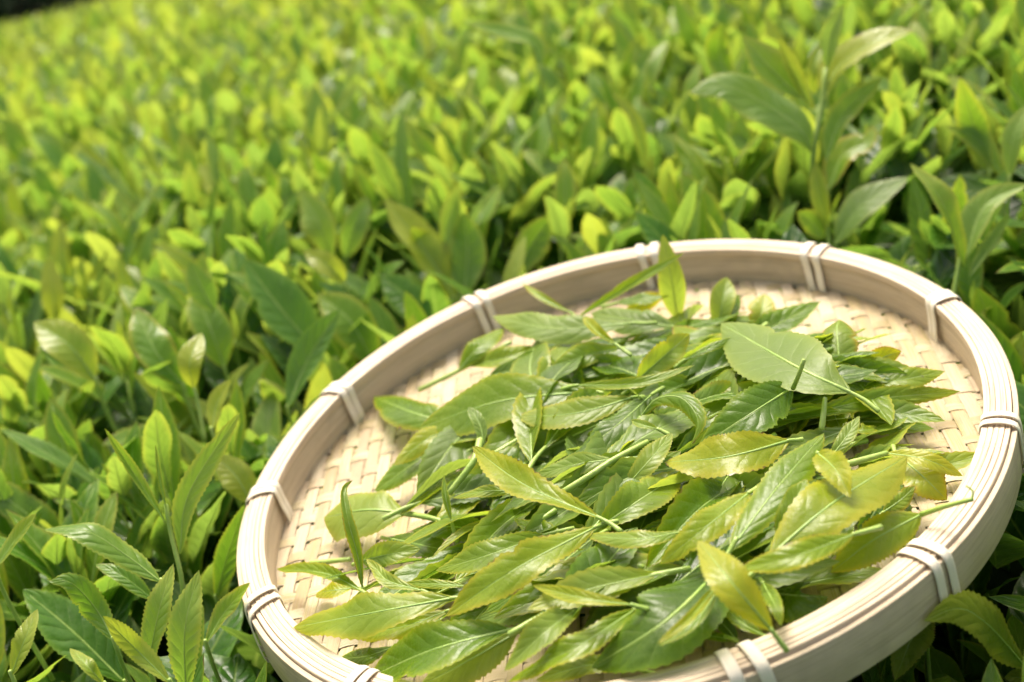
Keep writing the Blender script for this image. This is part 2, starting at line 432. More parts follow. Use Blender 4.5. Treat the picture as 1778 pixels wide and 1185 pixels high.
# woven base: flat splints over and under, as one mesh
def weave():
    PIT = 0.0073; VV, FF, UU, TT = [], [], [], []; off = 0
    rf = RF * RT + 0.0012; a_ax = math.atan2(-0.0, 1)
    # warp runs away from the camera, weft across
    fw = nrm(ray(950, -770)); fw = nrm(fw - (fw @ TN) * TN); rt = np.cross(fw, TN)
    fa = np.array([fw @ TU, fw @ TV]); ra = np.array([rt @ TU, rt @ TV])
    K = 27; q = random.Random(3)
    for sett in (0, 1):
        A, B = (fa, ra) if sett == 0 else (ra, fa)
        for i in range(-K, K + 1):
            c = i * PIT + q.uniform(-0.0003, 0.0003)
            wd = PIT - (q.uniform(0.0006, 0.0018) if sett == 0 else q.uniform(0.0003, 0.0011))
            s = np.arange(-0.2, 0.2001, PIT / 4)
            mid = A[None] * s[:, None] + B[None] * c
            th = np.arctan2(mid[:, 1], mid[:, 0]); ok = np.hypot(mid[:, 0], mid[:, 1]) < rf * kr(th)
            if ok.sum() < 3: continue
            s = s[ok]; 
            j = s / PIT                                    # crossing coordinate
            jj = np.round(j).astype(int)
            over = ((jj + 2 * i) % 4 != 0) if sett == 0 else ((i + 2 * jj) % 4 == 0)
            # smooth the over/under path
            tgt = np.where(over, 1.0, -1.0); z = np.convolve(np.r_[tgt[0], tgt, tgt[-1]], [0.25, 0.5, 0.25], 'valid') * 0.00045
            drift = 0.0006 * np.sin(s * 14 + q.uniform(0, 6.28))
            n = len(s); rv = (q.random(), q.random(), q.random())
            col = np.linspace(-1, 1, 5); crown = (0.00012 * (1 - col ** 2))
            for face in (1, -1):
                P = []
                for e, cr in zip(col, crown):
                    xy = A[None] * s[:, None] + B[None] * (c + drift + e * wd / 2)[:, None]
                    th2 = np.arctan2(xy[:, 1], xy[:, 0]); r2 = np.hypot(xy[:, 0], xy[:, 1]) / (RT * kr(th2))
                    h = -HF * RT + z + wz(th2) * RT * r2 ** 2 + face * 0.00022 + (cr if face == 1 else -cr)
                    P.append(TO + np.outer(xy[:, 0], TU) + np.outer(xy[:, 1], TV) + np.outer(h, TN))
                P = np.stack(P, 1)
                VV.append(P.reshape(-1, 3)); f = grid_faces(n, 5, off)
                FF.append(f if face * (1 if sett == 0 else -1) == 1 else f[:, ::-1])
                UU.append(np.stack(np.broadcast_arrays(col[None] * 0.5 + 0.5, s[:, None] * 5), -1).reshape(-1, 2))
                TT.append(np.tile(rv, (n * 5, 1))); off += n * 5
    return np.vstack(VV), np.vstack(FF), np.vstack(UU), np.vstack(TT)
V, F, uv, tt = weave(); tpart("woven_base", V, F, M_WEAVE, uv, tt)

# the split-bamboo bindings that wrap the rim, two turns at each place
def binding(th0, skew, seed, wid=0.0044):
    q = random.Random(seed); g = 0.0001
    top = 0.0016 + g; ri, ro = RW + 0.0013, -0.0003 - 0.0004; zb = -HF * RT + 0.0012; zo = -HO * RT - 0.003
    # (radial metres from the outside going inwards, height)
    path = [(RW + 0.0016, zb - 0.0035), (ri + 0.0012, zb + 0.002), (ri + 0.0004, -0.008), (ri + 0.0003, -0.0012), (ri - 0.0012, top - 0.0003), (RW * 0.5, top + 0.0004), (ro + 0.0016, top - 0.0012), (ro, -0.003), (ro - 0.0003, -0.010), (ro, zo + 0.001), (RW * 0.3, zo - 0.001), (RW * 0.8, zo - 0.0006), (RW + 0.0016, zb - 0.0035)]
    pts = catmull([(a, b_, 0) for a, b_ in path], 44)
    n = len(pts); s = np.linspace(0, 1, n); lean = skew * np.sin((s - 0.3) * 2.4)
    V = np.zeros((n, 8, 3)); uv = np.zeros((n, 8, 2))
    dn = np.gradient(pts[:, :2], axis=0); nn = np.stack([dn[:, 1], -dn[:, 0]], 1); nn /= np.linalg.norm(nn, axis=1)[:, None]
    sgn = 1 if ((pts[20, :2] + nn[20] * 0.01)[1] > pts[20, 1]) else -1; nn *= sgn
    prof = [(-1, 0), (-0.96, 0.7), (-0.5, 1), (0.5, 1), (0.96, 0.7), (1, 0), (0.5, -0.15), (-0.5, -0.15)]
    for k, (e, d) in enumerate(prof):
        th = th0 + (lean + e * wid / 2) / RT
        rr = (RT - pts[:, 0] - nn[:, 0] * d * 0.00045) / RT
        V[:, k] = tray_pt(th, rr, 0) + np.multiply.outer(pts[:, 1] + nn[:, 1] * d * 0.00045, TN)
        uv[:, k, 0] = e * 0.5; uv[:, k, 1] = s * 0.4
    i = np.arange(n - 1)[:, None]; j = np.arange(8)[None]
    F = np.stack(np.broadcast_arrays(i * 8 + j, i * 8 + (j + 1) % 8, (i + 1) * 8 + (j + 1) % 8, (i + 1) * 8 + j), -1).reshape(-1, 4)
    tpart("binding", V.reshape(-1, 3), F, M_BIND, uv.reshape(-1, 2), np.tile([q.random(), q.random(), 0.5], (n * 8, 1)))
for k, (deg, gap, sk) in enumerate([(6.2, 1.05, 0.003), (48.5, 0.72, 0.002), (77, 1.15, 0.004), (106.8, 1.2, 0.003), (139.5, 1.1, 0.003), (171.8, 0.8, 0.002),
                                    (199.5, 0.75, 0.003), (230.5, 1.35, 0.004), (261.5, 0.9, 0.002), (285, 1.0, 0.002), (307.5, 1.25, 0.003), (332.5, 0.98, 0.003)]):
    for sgn in (-1, 1):
        binding(R_(deg + sgn * gap), sk * (1 + 0.25 * sgn), k * 2 + sgn + 100)

# ------------------------------------------------------------------ leaves traced on real positions
def ortho(n, t): 
    n = n - (n @ t) * t; return n / np.linalg.norm(n)
def traced_leaf(pts3, wpx, r, base_n, mixc=0.35, maxasp=0.36, rows=46, **kw):
    """midrib through world points; the width is the real one that shows wpx pixels"""
    P = catmull(pts3, rows); L = np.linalg.norm(np.diff(P, axis=0), axis=1).sum()
    mid = P[len(P) // 2]; t = nrm(P[-1] - P[0]); tc = nrm(CAMLOC - mid)
    for m in (mixc, mixc + 0.15, mixc + 0.3, mixc + 0.5, 1.0):
        m = min(m, 1.0); N = ortho(nrm(base_n * (1 - m) + tc * m), t); Bv = np.cross(t, N)
        a = project(mid + Bv * 0.001)[:2] - project(mid - Bv * 0.001)[:2]
        q = project(P[-1])[:2] - project(P[0])[:2]; q = q / (np.linalg.norm(q) + 1e-9)
        perp = abs(a[0] * q[1] - a[1] * q[0]) / 0.002
        W = wpx / max(perp, 1e-3)
        if W <= maxasp * L: break
    W = min(W, maxasp * 1.1 * L)
    V, F, uv = blade(P, np.tile(N, (len(P), 1)), W, r, rows=rows, **kw)
    return V, F, uv, P, N, W
def add_leaf(name, res, parent, color, pivot, ribscale=1.0, mat=None):
    V, F, uv, P, N, W = res
    o = obj(name, mesh(name, V - pivot, F, mat or M_LEAF, uv), parent, color)
    rad = np.linspace(0.00075, 0.00012, 14) * ribscale * min(1.2, max(0.5, W / 0.022))
    idx = np.linspace(0, int(len(P) * 0.93), 14).astype(int)
    tv, tf = tube(P[idx] - N * 0.00008 - pivot, rad, 6)
    m = obj("midrib", mesh("midrib", tv, tf, M_RIB), o)
    return o

ZO = {'1': (400, 380, 2.5214), '2': (1000, 380, 2.2853), '3': (400, 750, 2.54), '4': (1000, 750, 2.2853), '0': (0, 0, 1.0), '5': (0, 600, 2.026), '6': (0, 0, 2.0), '7': (889, 0, 2.0)}
def zp(tagc, p):
    ox, oy, s = ZO[tagc]; return (ox + p[0] / s, oy + p[1] / s)

def picked(label, leaves, stems=(), group=None, seed=0):
    """leaves: (zoom, [(x,y,h_mm) petiole..tip], width, (tint, scorch, pale), options)"""
    r = random.Random(seed * 31 + 5)
    built = []
    for lf in leaves:
        z, pts, wpx, colr = lf[:4]; kw = dict(lf[4]) if len(lf) > 4 else {}
        P3 = [on_floor(*zp(z, p), p[2] * 0.00078) for p in pts]
        mixc = kw.pop('mix', 0.30); nm = kw.pop('name', 'leaf')
        kw.setdefault('fold', r.choice([r.uniform(0.1, 0.35), r.uniform(.35, .65)])); kw.setdefault('wave', r.uniform(0.06, 0.22)); kw.setdefault('shape', r.uniform(-0.25, 0.35))
        kw.setdefault('curl', r.uniform(-0.08, 0.3)); kw.setdefault('twist', r.uniform(-0.6, 0.6)); colr = (min(1, colr[0] + .06), colr[1], colr[2])
        if len(P3) == 2:      # a real leaf is never straight
            a, b_ = P3; m = (a + b_) / 2 + TN * np.linalg.norm(b_ - a) * r.uniform(0.02, 0.07) + np.cross(TN, nrm(b_ - a)) * np.linalg.norm(b_ - a) * r.uniform(-0.04, 0.04)
            P3 = [a, m, b_]
        built.append((nm, traced_leaf(P3, wpx / ZO[z][2], r, TN, mixc, **kw), colr))
    tubes = []
    for z, pts, wpx in stems:
        P3 = catmull([on_floor(*zp(z, p), p[2] * 0.00078) for p in pts], 12)
        d = w2c(P3[0])[2]; rad = wpx / ZO[z][2] * d / FPX / 2
        tubes.append(tube(P3, np.linspace(rad * 1.05, rad * 0.85, 12), 9))
    if not tubes and len(built) == 1:
        nm, res, colr = built[0]; pivot = res[3][0]
        o = add_leaf("picked_tea_leaf", res, None, colr, pivot); o.location = pivot
        P = res[3]; d0 = nrm(P[0] - P[3]); ls = r.uniform(.004, .013)
        pe = [P[1] + res[4] * .0002, P[0], P[0] + d0 * ls * .5 - TN * .0006, P[0] + d0 * ls + np.cross(TN, d0) * ls * r.uniform(-.25, .25) - TN * .0012]
        V, F = tube(catmull(pe, 9) - pivot, np.linspace(.0007, .0010, 9), 8); obj("stalk", mesh("stalk", V, F, M_STEM), o)
        return tag(o, label, "tea leaf", group)
    pivot = built[0][1][3][0] if built else tubes[0][0][0]
    kind = "picked_tea_shoot" if built else "picked_tea_twig"
    if not built:
        V, F = tubes[0]; o = obj(kind, mesh(kind, V - pivot, F, M_STEM), None); o.location = pivot
        return tag(o, label, "tea stem", group)
    e = bpy.data.objects.new(kind, None); S.collection.objects.link(e); e.location = pivot
    tag(e, label, "tea shoot", group)
    for nm, res, colr in built: add_leaf(nm, res, e, colr, pivot)
    for V, F in tubes: obj("stem", mesh("stem", V - pivot, F, M_STEM), e)
    return e

PICK = [
 ("tall pale leaf standing upright against the tray's far rim", [('2', [(405,405,8),(378,240,40),(345,62,68)], 110, (.60,.1,.5), {'mix':.9,'maxasp':.5})]),
 ("long narrow green shoot leaf sticking up across the upright pale leaf", [('2', [(0,400,26),(200,272,48),(430,135,66)], 44, (.55,.1,.15), {'fold':.7,'mix':.6})]),
 ("small pointed pale green leaf standing on the weave behind the pile", [('2', [(560,455,8),(580,340,24),(600,232,34)], 108, (.62,0,.45), {'mix':.8,'maxasp':.5,'shape':.3})]),
 ("yellowish pointed leaf with brown edges just right of the small pointed one", [('2', [(715,470,6),(735,380,18),(748,298,24)], 112, (.72,.9,.25), {'mix':.7,'maxasp':.6,'shape':.3})]),
 ("golden leaf lying behind the foot of the upright pale leaf", [('2', [(190,390,12),(350,300,22)], 80, (.78,.3,0))]),
 ("thin dark green leaf lying over the golden leaf by the far rim", [('2', [(160,335,26),(370,308,30)], 40, (.4,0,.1))]),
 ("broadest leaf of the pile, turned to show its pale veined underside", [('2', [(1090,690,54),(880,590,62),(575,415,50)], 250, (.50,0,.6), {'fold':.12,'maxasp':.6,'shape':-.3,'mix':.35,'twist':-.2,'curl':.12})]),
 ("golden leaf with brown margin beside the broad pale-backed leaf", [('2', [(740,690,26),(560,530,34),(385,425,26)], 135, (.68,.8,.25), {'fold':.1})]),
 ("curled yellow-green leaf with scorched brown rim, furthest right of the tall ones", [('2', [(1045,620,26),(1042,520,36),(1035,435,42),(1045,400,38)], 165, (.66,1,.25), {'mix':.9,'maxasp':.7,'fold':-.2,'curl':.3})]),
 ("orange-yellow leaf with a burnt brown tip at the pile's right side", [('2', [(1105,640,18),(1200,560,26),(1292,525,28)], 105, (.80,1,0), {'mix':.7})]),
 ("light green pointed leaf lying just below the burnt-tipped leaf", [('2', [(1120,668,24),(1290,640,28),(1465,605,26)], 82, (.62,0,.2), {'mix':.5})]),
 ("long folded green leaf reaching furthest right over the bare weave", [('2', [(860,800,28),(1150,722,28),(1525,685,14)], 88, (.58,.35,.1), {'mix':.8,'fold':.5})]),
 ("dark green leaf with a cut stub of stem pointing up from its base", [('2', [(862,668,54),(700,770,58),(482,910,48)], 190, (.36,.1,.05), {'mix':.45})], [('2', [(862,672,60),(884,620,72),(905,560,80)], 20)]),
 ("large yellow leaf with brown pointed tip lying across the pile's centre", [('2', [(850,880,52),(600,945,56),(350,967,50)], 175, (.80,.45,0), {'mix':.5,'fold':.2})]),
 ("broad green leaf with yellow margin running diagonally beside the large yellow leaf", [('4', [(605,480,50),(800,220,58),(985,5,60)], 150, (.52,.3,.05), {'mix':.4})], [('4', [(520,600,46),(605,480,52),(640,420,56)], 22)]),
 ("small pale saw-edged leaf pointing up near the empty right side of the weave", [('2', [(1005,955,44),(1070,870,50),(1125,782,54)], 62, (.60,.1,.45), {'mix':.7})]),
 ("small folded triangular yellow leaf lying on top near the right end of the pile", [('4', [(960,85,58),(1030,150,62),(1090,262,56)], 120, (.84,.2,.1), {'mix':.7,'maxasp':.6,'fold':.5})]),
 ("biggest yellow-green leaf, lying diagonally at the right front of the pile", [('4', [(765,500,46),(1010,290,54),(1315,95,44)], 235, (.78,.25,.1), {'mix':.45,'maxasp':.5,'fold':.12,'twist':-.1})]),
 ("green leaf whose long stem sticks out over the tray's right rim", [('4', [(1370,328,30),(1180,430,30),(1010,560,18)], 170, (.66,.3,.1), {'mix':.4,'fold':.2})], [('4', [(1370,328,31),(1470,295,38),(1573,268,44)], 22), ('4', [(1573,268,44),(1574,235,47),(1548,215,49)], 9)]),
 ("slim yellow leaf with a thick petiole near the right rim", [('4', [(1232,85,34),(1390,110,34),(1536,176,24)], 66, (.84,.15,.1), {'mix':.4})], [('4', [(1060,132,42),(1150,108,40),(1232,85,35)], 26)]),
 ("yellowing leaf with a dark brown spot close to the right rim", [('4', [(1300,110,28),(1390,190,26),(1473,272,16)], 150, (.80,.8,.1), {'mix':.3,'maxasp':.55})]),
 ("torn brownish leaf end poking out under the biggest yellow-green leaf", [('4', [(1220,320,22),(1290,270,24),(1345,215,26)], 90, (.70,1,.2))]),
 ("yellow-edged green leaf lying level in front of the biggest leaf", [('4', [(1108,405,52),(880,490,60),(640,548,56)], 112, (.64,.45,0), {'mix':.55,'fold':.4})]),
 ("lime yellow leaf slanting down to the front rim, topmost there", [('4', [(780,792,40),(620,600,62),(484,430,66)], 150, (.82,.1,.1), {'mix':.5,'fold':.1,'twist':.1})]),
 ("yellow leaf with pointed tip lower left of the large yellow leaf", [('4', [(690,240,54),(500,390,56),(333,525,46)], 125, (.74,.2,0), {'mix':.45})]),
 ("largest dark glossy leaf with a pale midrib at the front of the pile", [('4', [(575,545,36),(350,755,42),(62,935,26)], 300, (.26,.2,.1), {'mix':.35,'maxasp':.5,'fold':.22,'wave':.08,'twist':0})]),
 ("thin folded yellow bud leaf lying over the largest dark glossy leaf", [('4', [(560,610,46),(450,740,52),(323,842,50)], 50, (.80,.2,.1), {'fold':.8,'mix':.8}), ('4', [(570,620,44),(480,740,44),(330,850,40)], 60, (.55,0,.2), {'fold':.5})]),
 ("narrow green leaf pointing to the front rim beside the lime yellow leaf", [('4', [(742,600,32),(790,690,38),(815,772,34)], 72, (.55,0,.2), {'mix':.5})]),
 ("short leaf tucked beneath the lime yellow leaf by the front rim", [('4', [(752,812,20),(660,760,24),(580,690,24)], 62, (.52,0,.1))]),
 ("rounded glossy leaf with yellow edge low against the front right rim", [('4', [(760,640,10),(880,650,20),(1000,655,10)], 165, (.36,.3,0), {'maxasp':.7,'fold':-.1,'curl':.3})]),
 ("bright green leaf lying left of the large yellow leaf", [('4', [(82,390,44),(240,280,50),(412,165,42)], 165, (.58,.1,.1), {'mix':.4})], [('4', [(0,440,40),(82,390,44),(120,365,47)], 18)]),
 ("dark green leaf wedged under the tip end of the large yellow leaf", [('4', [(390,392,38),(470,290,42),(565,205,38)], 135, (.38,.4,.05), {'mix':.4})]),
 ("small dull yellow-green leaf standing between the two broad diagonal leaves", [('4', [(795,412,46),(860,290,54),(915,186,58)], 95, (.60,.1,.25), {'mix':.7})]),
 ("flat olive leaf with brown-speckled edge lying over the dark middle gap", [('4', [(430,395,50),(250,425,54),(25,410,50)], 68, (.62,.5,.2), {'mix':.3})]),
 ("bright yellow-green leaf with black tip, topmost left of centre", [('3', [(1632,382,54),(1300,235,64),(1065,65,66)], 132, (.76,.4,0), {'mix':.55,'fold':.35})]),
 ("yellow-topped leaf at the left, half over a dark leaf", [('1', [(1015,910,24),(870,960,30),(715,1080,26)], 88, (.78,.2,.1), {'mix':.5,'fold':.25})]),
 ("dark olive leaf under the yellow-topped leaf, over the bare left weave", [('1', [(1000,960,16),(820,1060,20),(630,1195,12)], 130, (.42,.3,.1), {'mix':.35})]),
 ("rounded pale-backed leaf with a long stem at the pile's left end", [('3', [(780,360,24),(600,345,28),(412,378,14)], 215, (.62,.1,.5), {'mix':.4,'maxasp':.62,'fold':-.1,'curl':.15})], [('3', [(760,358,25),(880,380,27),(985,412,25)], 26)]),
 ("twisted narrow leaf with a brown hooked tip standing upright at the left", [('3', [(585,700,22),(565,560,38),(522,400,56),(500,260,66),(540,212,66)], 58, (.50,.7,.2), {'mix':.8,'fold':.8,'twist':1.2})]),
 ("bare cut stem lying on the weave at the pile's far left", [], [('3', [(355,580,6),(440,572,7),(530,562,8)], 24)]),
 ("leftmost leaf, narrow and folded, its tip touching the inner rim", [('3', [(580,702,26),(420,625,26),(205,605,14)], 72, (.60,.4,.1), {'mix':.5,'fold':.6})]),
 ("small pale saw-edged leaf right of the twisted upright leaf", [('3', [(575,570,28),(700,540,34),(838,516,32)], 120, (.58,.1,.35), {'mix':.4})]),
 ("thin curled pale yellow leaf below the small saw-edged leaf", [('3', [(850,702,38),(700,660,42),(640,600,44),(600,560,46)], 62, (.72,.2,.3), {'mix':.6,'fold':.5})]),
 ("long two-toned leaf with rounded yellow tip, nearest the lower left rim", [('3', [(990,732,38),(620,800,40),(278,862,26)], 175, (.66,.25,.15), {'mix':.45,'fold':.12,'shape':.1})]),
 ("yellow leaf half hidden under the long two-toned leaf", [('3', [(960,790,26),(760,860,26),(520,900,18)], 110, (.76,.4,.1), {'mix':.4})]),
 ("saw-edged green leaf pointing left in the middle of the left half", [('3', [(1390,455,44),(1150,540,48),(905,612,40)], 125, (.60,.2,.1), {'mix':.45,'fold':.35})]),
 ("longest wavy yellow-green leaf running from centre to lower left", [('3', [(1615,418,52),(1250,610,56),(948,815,42)], 175, (.70,.4,.05), {'mix':.5,'fold':.4,'wave':.2})]),
 ("dark half-folded leaf under the longest wavy leaf", [('3', [(1600,470,42),(1380,640,44),(1120,800,36)], 150, (.40,.2,.1), {'mix':.35})]),
 ("glossy saturated green leaf with bright midrib near the front left rim", [('3', [(1240,872,34),(900,960,36),(615,1080,18)], 210, (.44,0,0), {'mix':.4,'fold':.35,'wave':.08})]),
 ("pale matt leaf cut off by the front rim", [('3', [(1265,885,28),(1050,1010,26),(835,1120,14)], 190, (.58,.1,.5), {'mix':.35})]),
 ("pale saw-edged leaf slanting down to the front rim left of the dark glossy leaf", [('3', [(1550,765,40),(1380,890,44),(1208,1055,34)], 130, (.60,.2,.35), {'mix':.45})]),
 ("twisted bright green leaf with yellow edges running to the front rim", [('3', [(1790,780,36),(1560,930,40),(1400,1010,36),(1222,1105,24)], 120, (.56,.3,0), {'mix':.4,'twist':.8})]),
 ("narrow yellow leaf tip lying over a shaded grey-green leaf", [('3', [(1778,765,48),(1560,735,54),(1333,678,52)], 66, (.76,.2,.1), {'mix':.5,'fold':.5})]),
 ("wide grey-green matt leaf in the front half of the pile", [('3', [(1645,608,34),(1400,720,38),(1085,832,26)], 165, (.38,0,.35), {'mix':.35,'fold':.1})]),
 ("yellow-green leaf lying along the front rim at the bottom", [('4', [(250,945,12),(60,925,22),(-160,985,12)], 85, (.66,.2,.15), {'mix':.5})]),
 ("dark leaf with brown wavy edge at the pile's far left back", [('1', [(1020,905,16),(830,860,22),(628,780,10)], 150, (.42,.6,.05), {'mix':.4})]),
 ("big fresh green leaf with a nick in its upper edge, left back of the pile", [('1', [(1590,757,42),(1180,800,46),(828,915,28)], 205, (.54,.15,.05), {'mix':.45,'fold':.15})]),
 ("pointed pale yellow leaf lying centre back, tip to the left", [('1', [(1765,782,46),(1520,850,48),(1250,868,44)], 130, (.68,.35,.25), {'mix':.45,'shape':.35,'fold':.2})]),
 ("bluish pale-backed leaf along the back of the pile, tip at a rim binding", [('1', [(1770,458,36),(1430,480,42),(1148,428,32)], 120, (.48,.2,.6), {'mix':.5,'fold':.15})]),
 ("picked shoot of two green leaves on one straight stem pointing at the left rim", [('1', [(1000,665,24),(1080,570,32),(1195,480,30)], 92, (.50,.1,.05), {'mix':.5}), ('1', [(1050,645,22),(1200,610,28),(1340,560,26)], 85, (.62,.1,.1), {'mix':.4})], [('1', [(825,752,14),(1010,660,22),(1230,540,32)], 20)]),
 ("short grey-green leaf pointing up from a forked stem", [('1', [(1110,990,44),(1092,900,52),(1042,824,58)], 66, (.42,0,.6), {'mix':.8,'fold':.5})], [('3', [(1105,20,46),(1072,130,44),(965,272,34)], 32)]),
 ("dark shiny leaf with light edge behind the big fresh green leaf", [('1', [(1130,692,22),(1290,650,28),(1440,590,26)], 90, (.32,.2,.15), {'mix':.4})]),
 ("long thin leaf crossing the centre back from left to right", [('2', [(0,662,48),(250,652,54),(472,582,54)], 48, (.62,.1,.2), {'mix':.6,'fold':.5})]),
 ("pale yellow pointed leaf standing up at the centre back", [('2', [(240,645,46),(350,545,56),(452,458,60)], 115, (.70,.15,.3), {'mix':.6})]),
 ("needle-thin green leaf over the golden brown-margined leaf", [('2', [(430,562,48),(540,510,52),(632,468,52)], 32, (.58,0,.1), {'mix':.6})]),
 ("hooked bright green leaf arching over with its tip curled down", [('2', [(250,795,46),(320,715,56),(420,712,60),(485,800,54),(455,905,44)], 75, (.52,.5,.1), {'mix':.6,'fold':-.3,'curl':.3})]),
 ("small pale curled bud beside the hooked leaf", [('2', [(325,835,52),(270,820,54),(220,800,54)], 36, (.64,.1,.4), {'mix':.6,'fold':.8})]),
 ("long dark shiny leaf running down left from the centre", [('2', [(305,695,44),(150,830,46),(-30,960,38)], 105, (.30,.1,.25), {'mix':.4})]),
 ("wide dull olive leaf beneath the centre of the pile", [('1', [(1700,860,32),(1440,980,34),(1170,1110,24)], 210, (.42,.2,.3), {'mix':.35})]),
 ("mottled brownish green leaf right of the hooked leaf", [('2', [(430,745,36),(560,720,40),(688,715,34)], 155, (.46,.6,.35), {'mix':.35,'maxasp':.6})]),
 ("upright cut green stem beside the empty right weave", [], [('2', [(975,835,40),(982,775,46),(988,715,48)], 24)]),
 ("thick green stem crossing the pile's centre diagonally", [], [('4', [(-60,245,50),(60,170,54),(160,105,56),(285,40,54)], 26)]),
 ("stout pale stem lying left of the centre gap", [], [('3', [(1270,462,38),(1350,405,42),(1435,345,44)], 30)]),
 ("yellow-margined narrow leaf between the thick stem and the bright green leaf", [('2', [(190,1075,44),(290,960,54),(382,850,56)], 88, (.66,.15,.3), {'mix':.5})]),
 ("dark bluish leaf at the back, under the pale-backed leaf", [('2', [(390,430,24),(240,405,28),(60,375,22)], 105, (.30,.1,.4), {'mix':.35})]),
 ("small curled yellow leaf lying on the bluish pale-backed leaf", [('1', [(1690,552,48),(1610,500,52),(1545,430,52)], 58, (.80,.2,.1), {'fold':.8,'mix':.6})]),
 ("yellow-edged leaf with speckles right behind the big fresh green leaf", [('1', [(1700,568,38),(1550,600,42),(1400,655,38)], 105, (.56,.4,.25), {'mix':.4})]),
 ("thin leaf leaning against the far left inner rim", [('1', [(1490,412,28),(1380,355,34),(1278,285,36)], 32, (.66,.1,.1), {'mix':.7})]),
 ("tiny thin pointed leaf over the long stem at the left", [('3', [(975,395,36),(950,290,48),(940,190,56)], 32, (.58,0,.2), {'mix':.9,'fold':.6})]),
 ("dark leaf lying behind the small saw-edged leaf", [('3', [(700,470,16),(850,500,22),(990,530,18)], 125, (.34,.2,.15), {'mix':.35})]),
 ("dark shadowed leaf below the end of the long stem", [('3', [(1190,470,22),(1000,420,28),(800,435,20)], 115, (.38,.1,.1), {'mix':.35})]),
 ("slim yellow leaf lying under the black-tipped leaf", [('3', [(1290,262,46),(1130,262,50),(980,292,46)], 48, (.72,.1,.2), {'mix':.5})]),
 ("pale saw-edged young leaf attached to the centre stem", [('3', [(1690,122,52),(1520,145,54),(1338,195,48)], 85, (.60,.1,.5), {'mix':.5})]),
 ("bright thin leaf low in the left half, ending at a leaf stalk", [('3', [(1050,682,38),(900,672,40),(765,668,38)], 42, (.66,0,.1), {'mix':.5})]),
 ("dark green leaf end tucked at the lower left front rim", [('3', [(720,950,10),(600,990,14),(480,1000,6)], 90, (.36,.5,.1), {'mix':.3,'maxasp':.6})]),
 ("yellow scrap of leaf on the weave at the left", [('3', [(540,690,8),(450,700,10),(380,712,6)], 70, (.78,.3,0), {'maxasp':.6})]),
 ("small yellow leaf tip lying on the bare weave at the right", [('2', [(1080,845,22),(1140,840,24),(1205,832,18)], 44, (.76,.2,.1))]),
 ("green shoot with forked stem low beside the front rim binding", [('4', [(640,830,10),(590,770,14),(530,720,16)], 60, (.36,0,.1)), ('4', [(640,830,12),(560,815,14),(450,790,12)], 40, (.48,0,.1))], [('4', [(640,832,12),(620,822,14),(590,812,14)], 20)]),
 ("broad mid green leaf under the thin crossing leaf at the back", [('2', [(230,600,28),(110,590,34),(-60,640,28)], 120, (.48,.2,.05), {'mix':.4})]),
 ("green leaf lying under the thick crossing stem", [('4', [(250,100,36),(120,210,42),(-30,300,34)], 150, (.44,.2,.1), {'mix':.35})]),
 ("green leaf under the pointed pale yellow leaf at the back", [('2', [(480,640,32),(350,690,36),(150,770,30)], 110, (.50,.1,.1), {'mix':.35})]),
]
PICKED_OBJS = []
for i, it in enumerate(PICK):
    picked(it[0], it[1], it[2] if len(it) > 2 else (), None, i + 1)

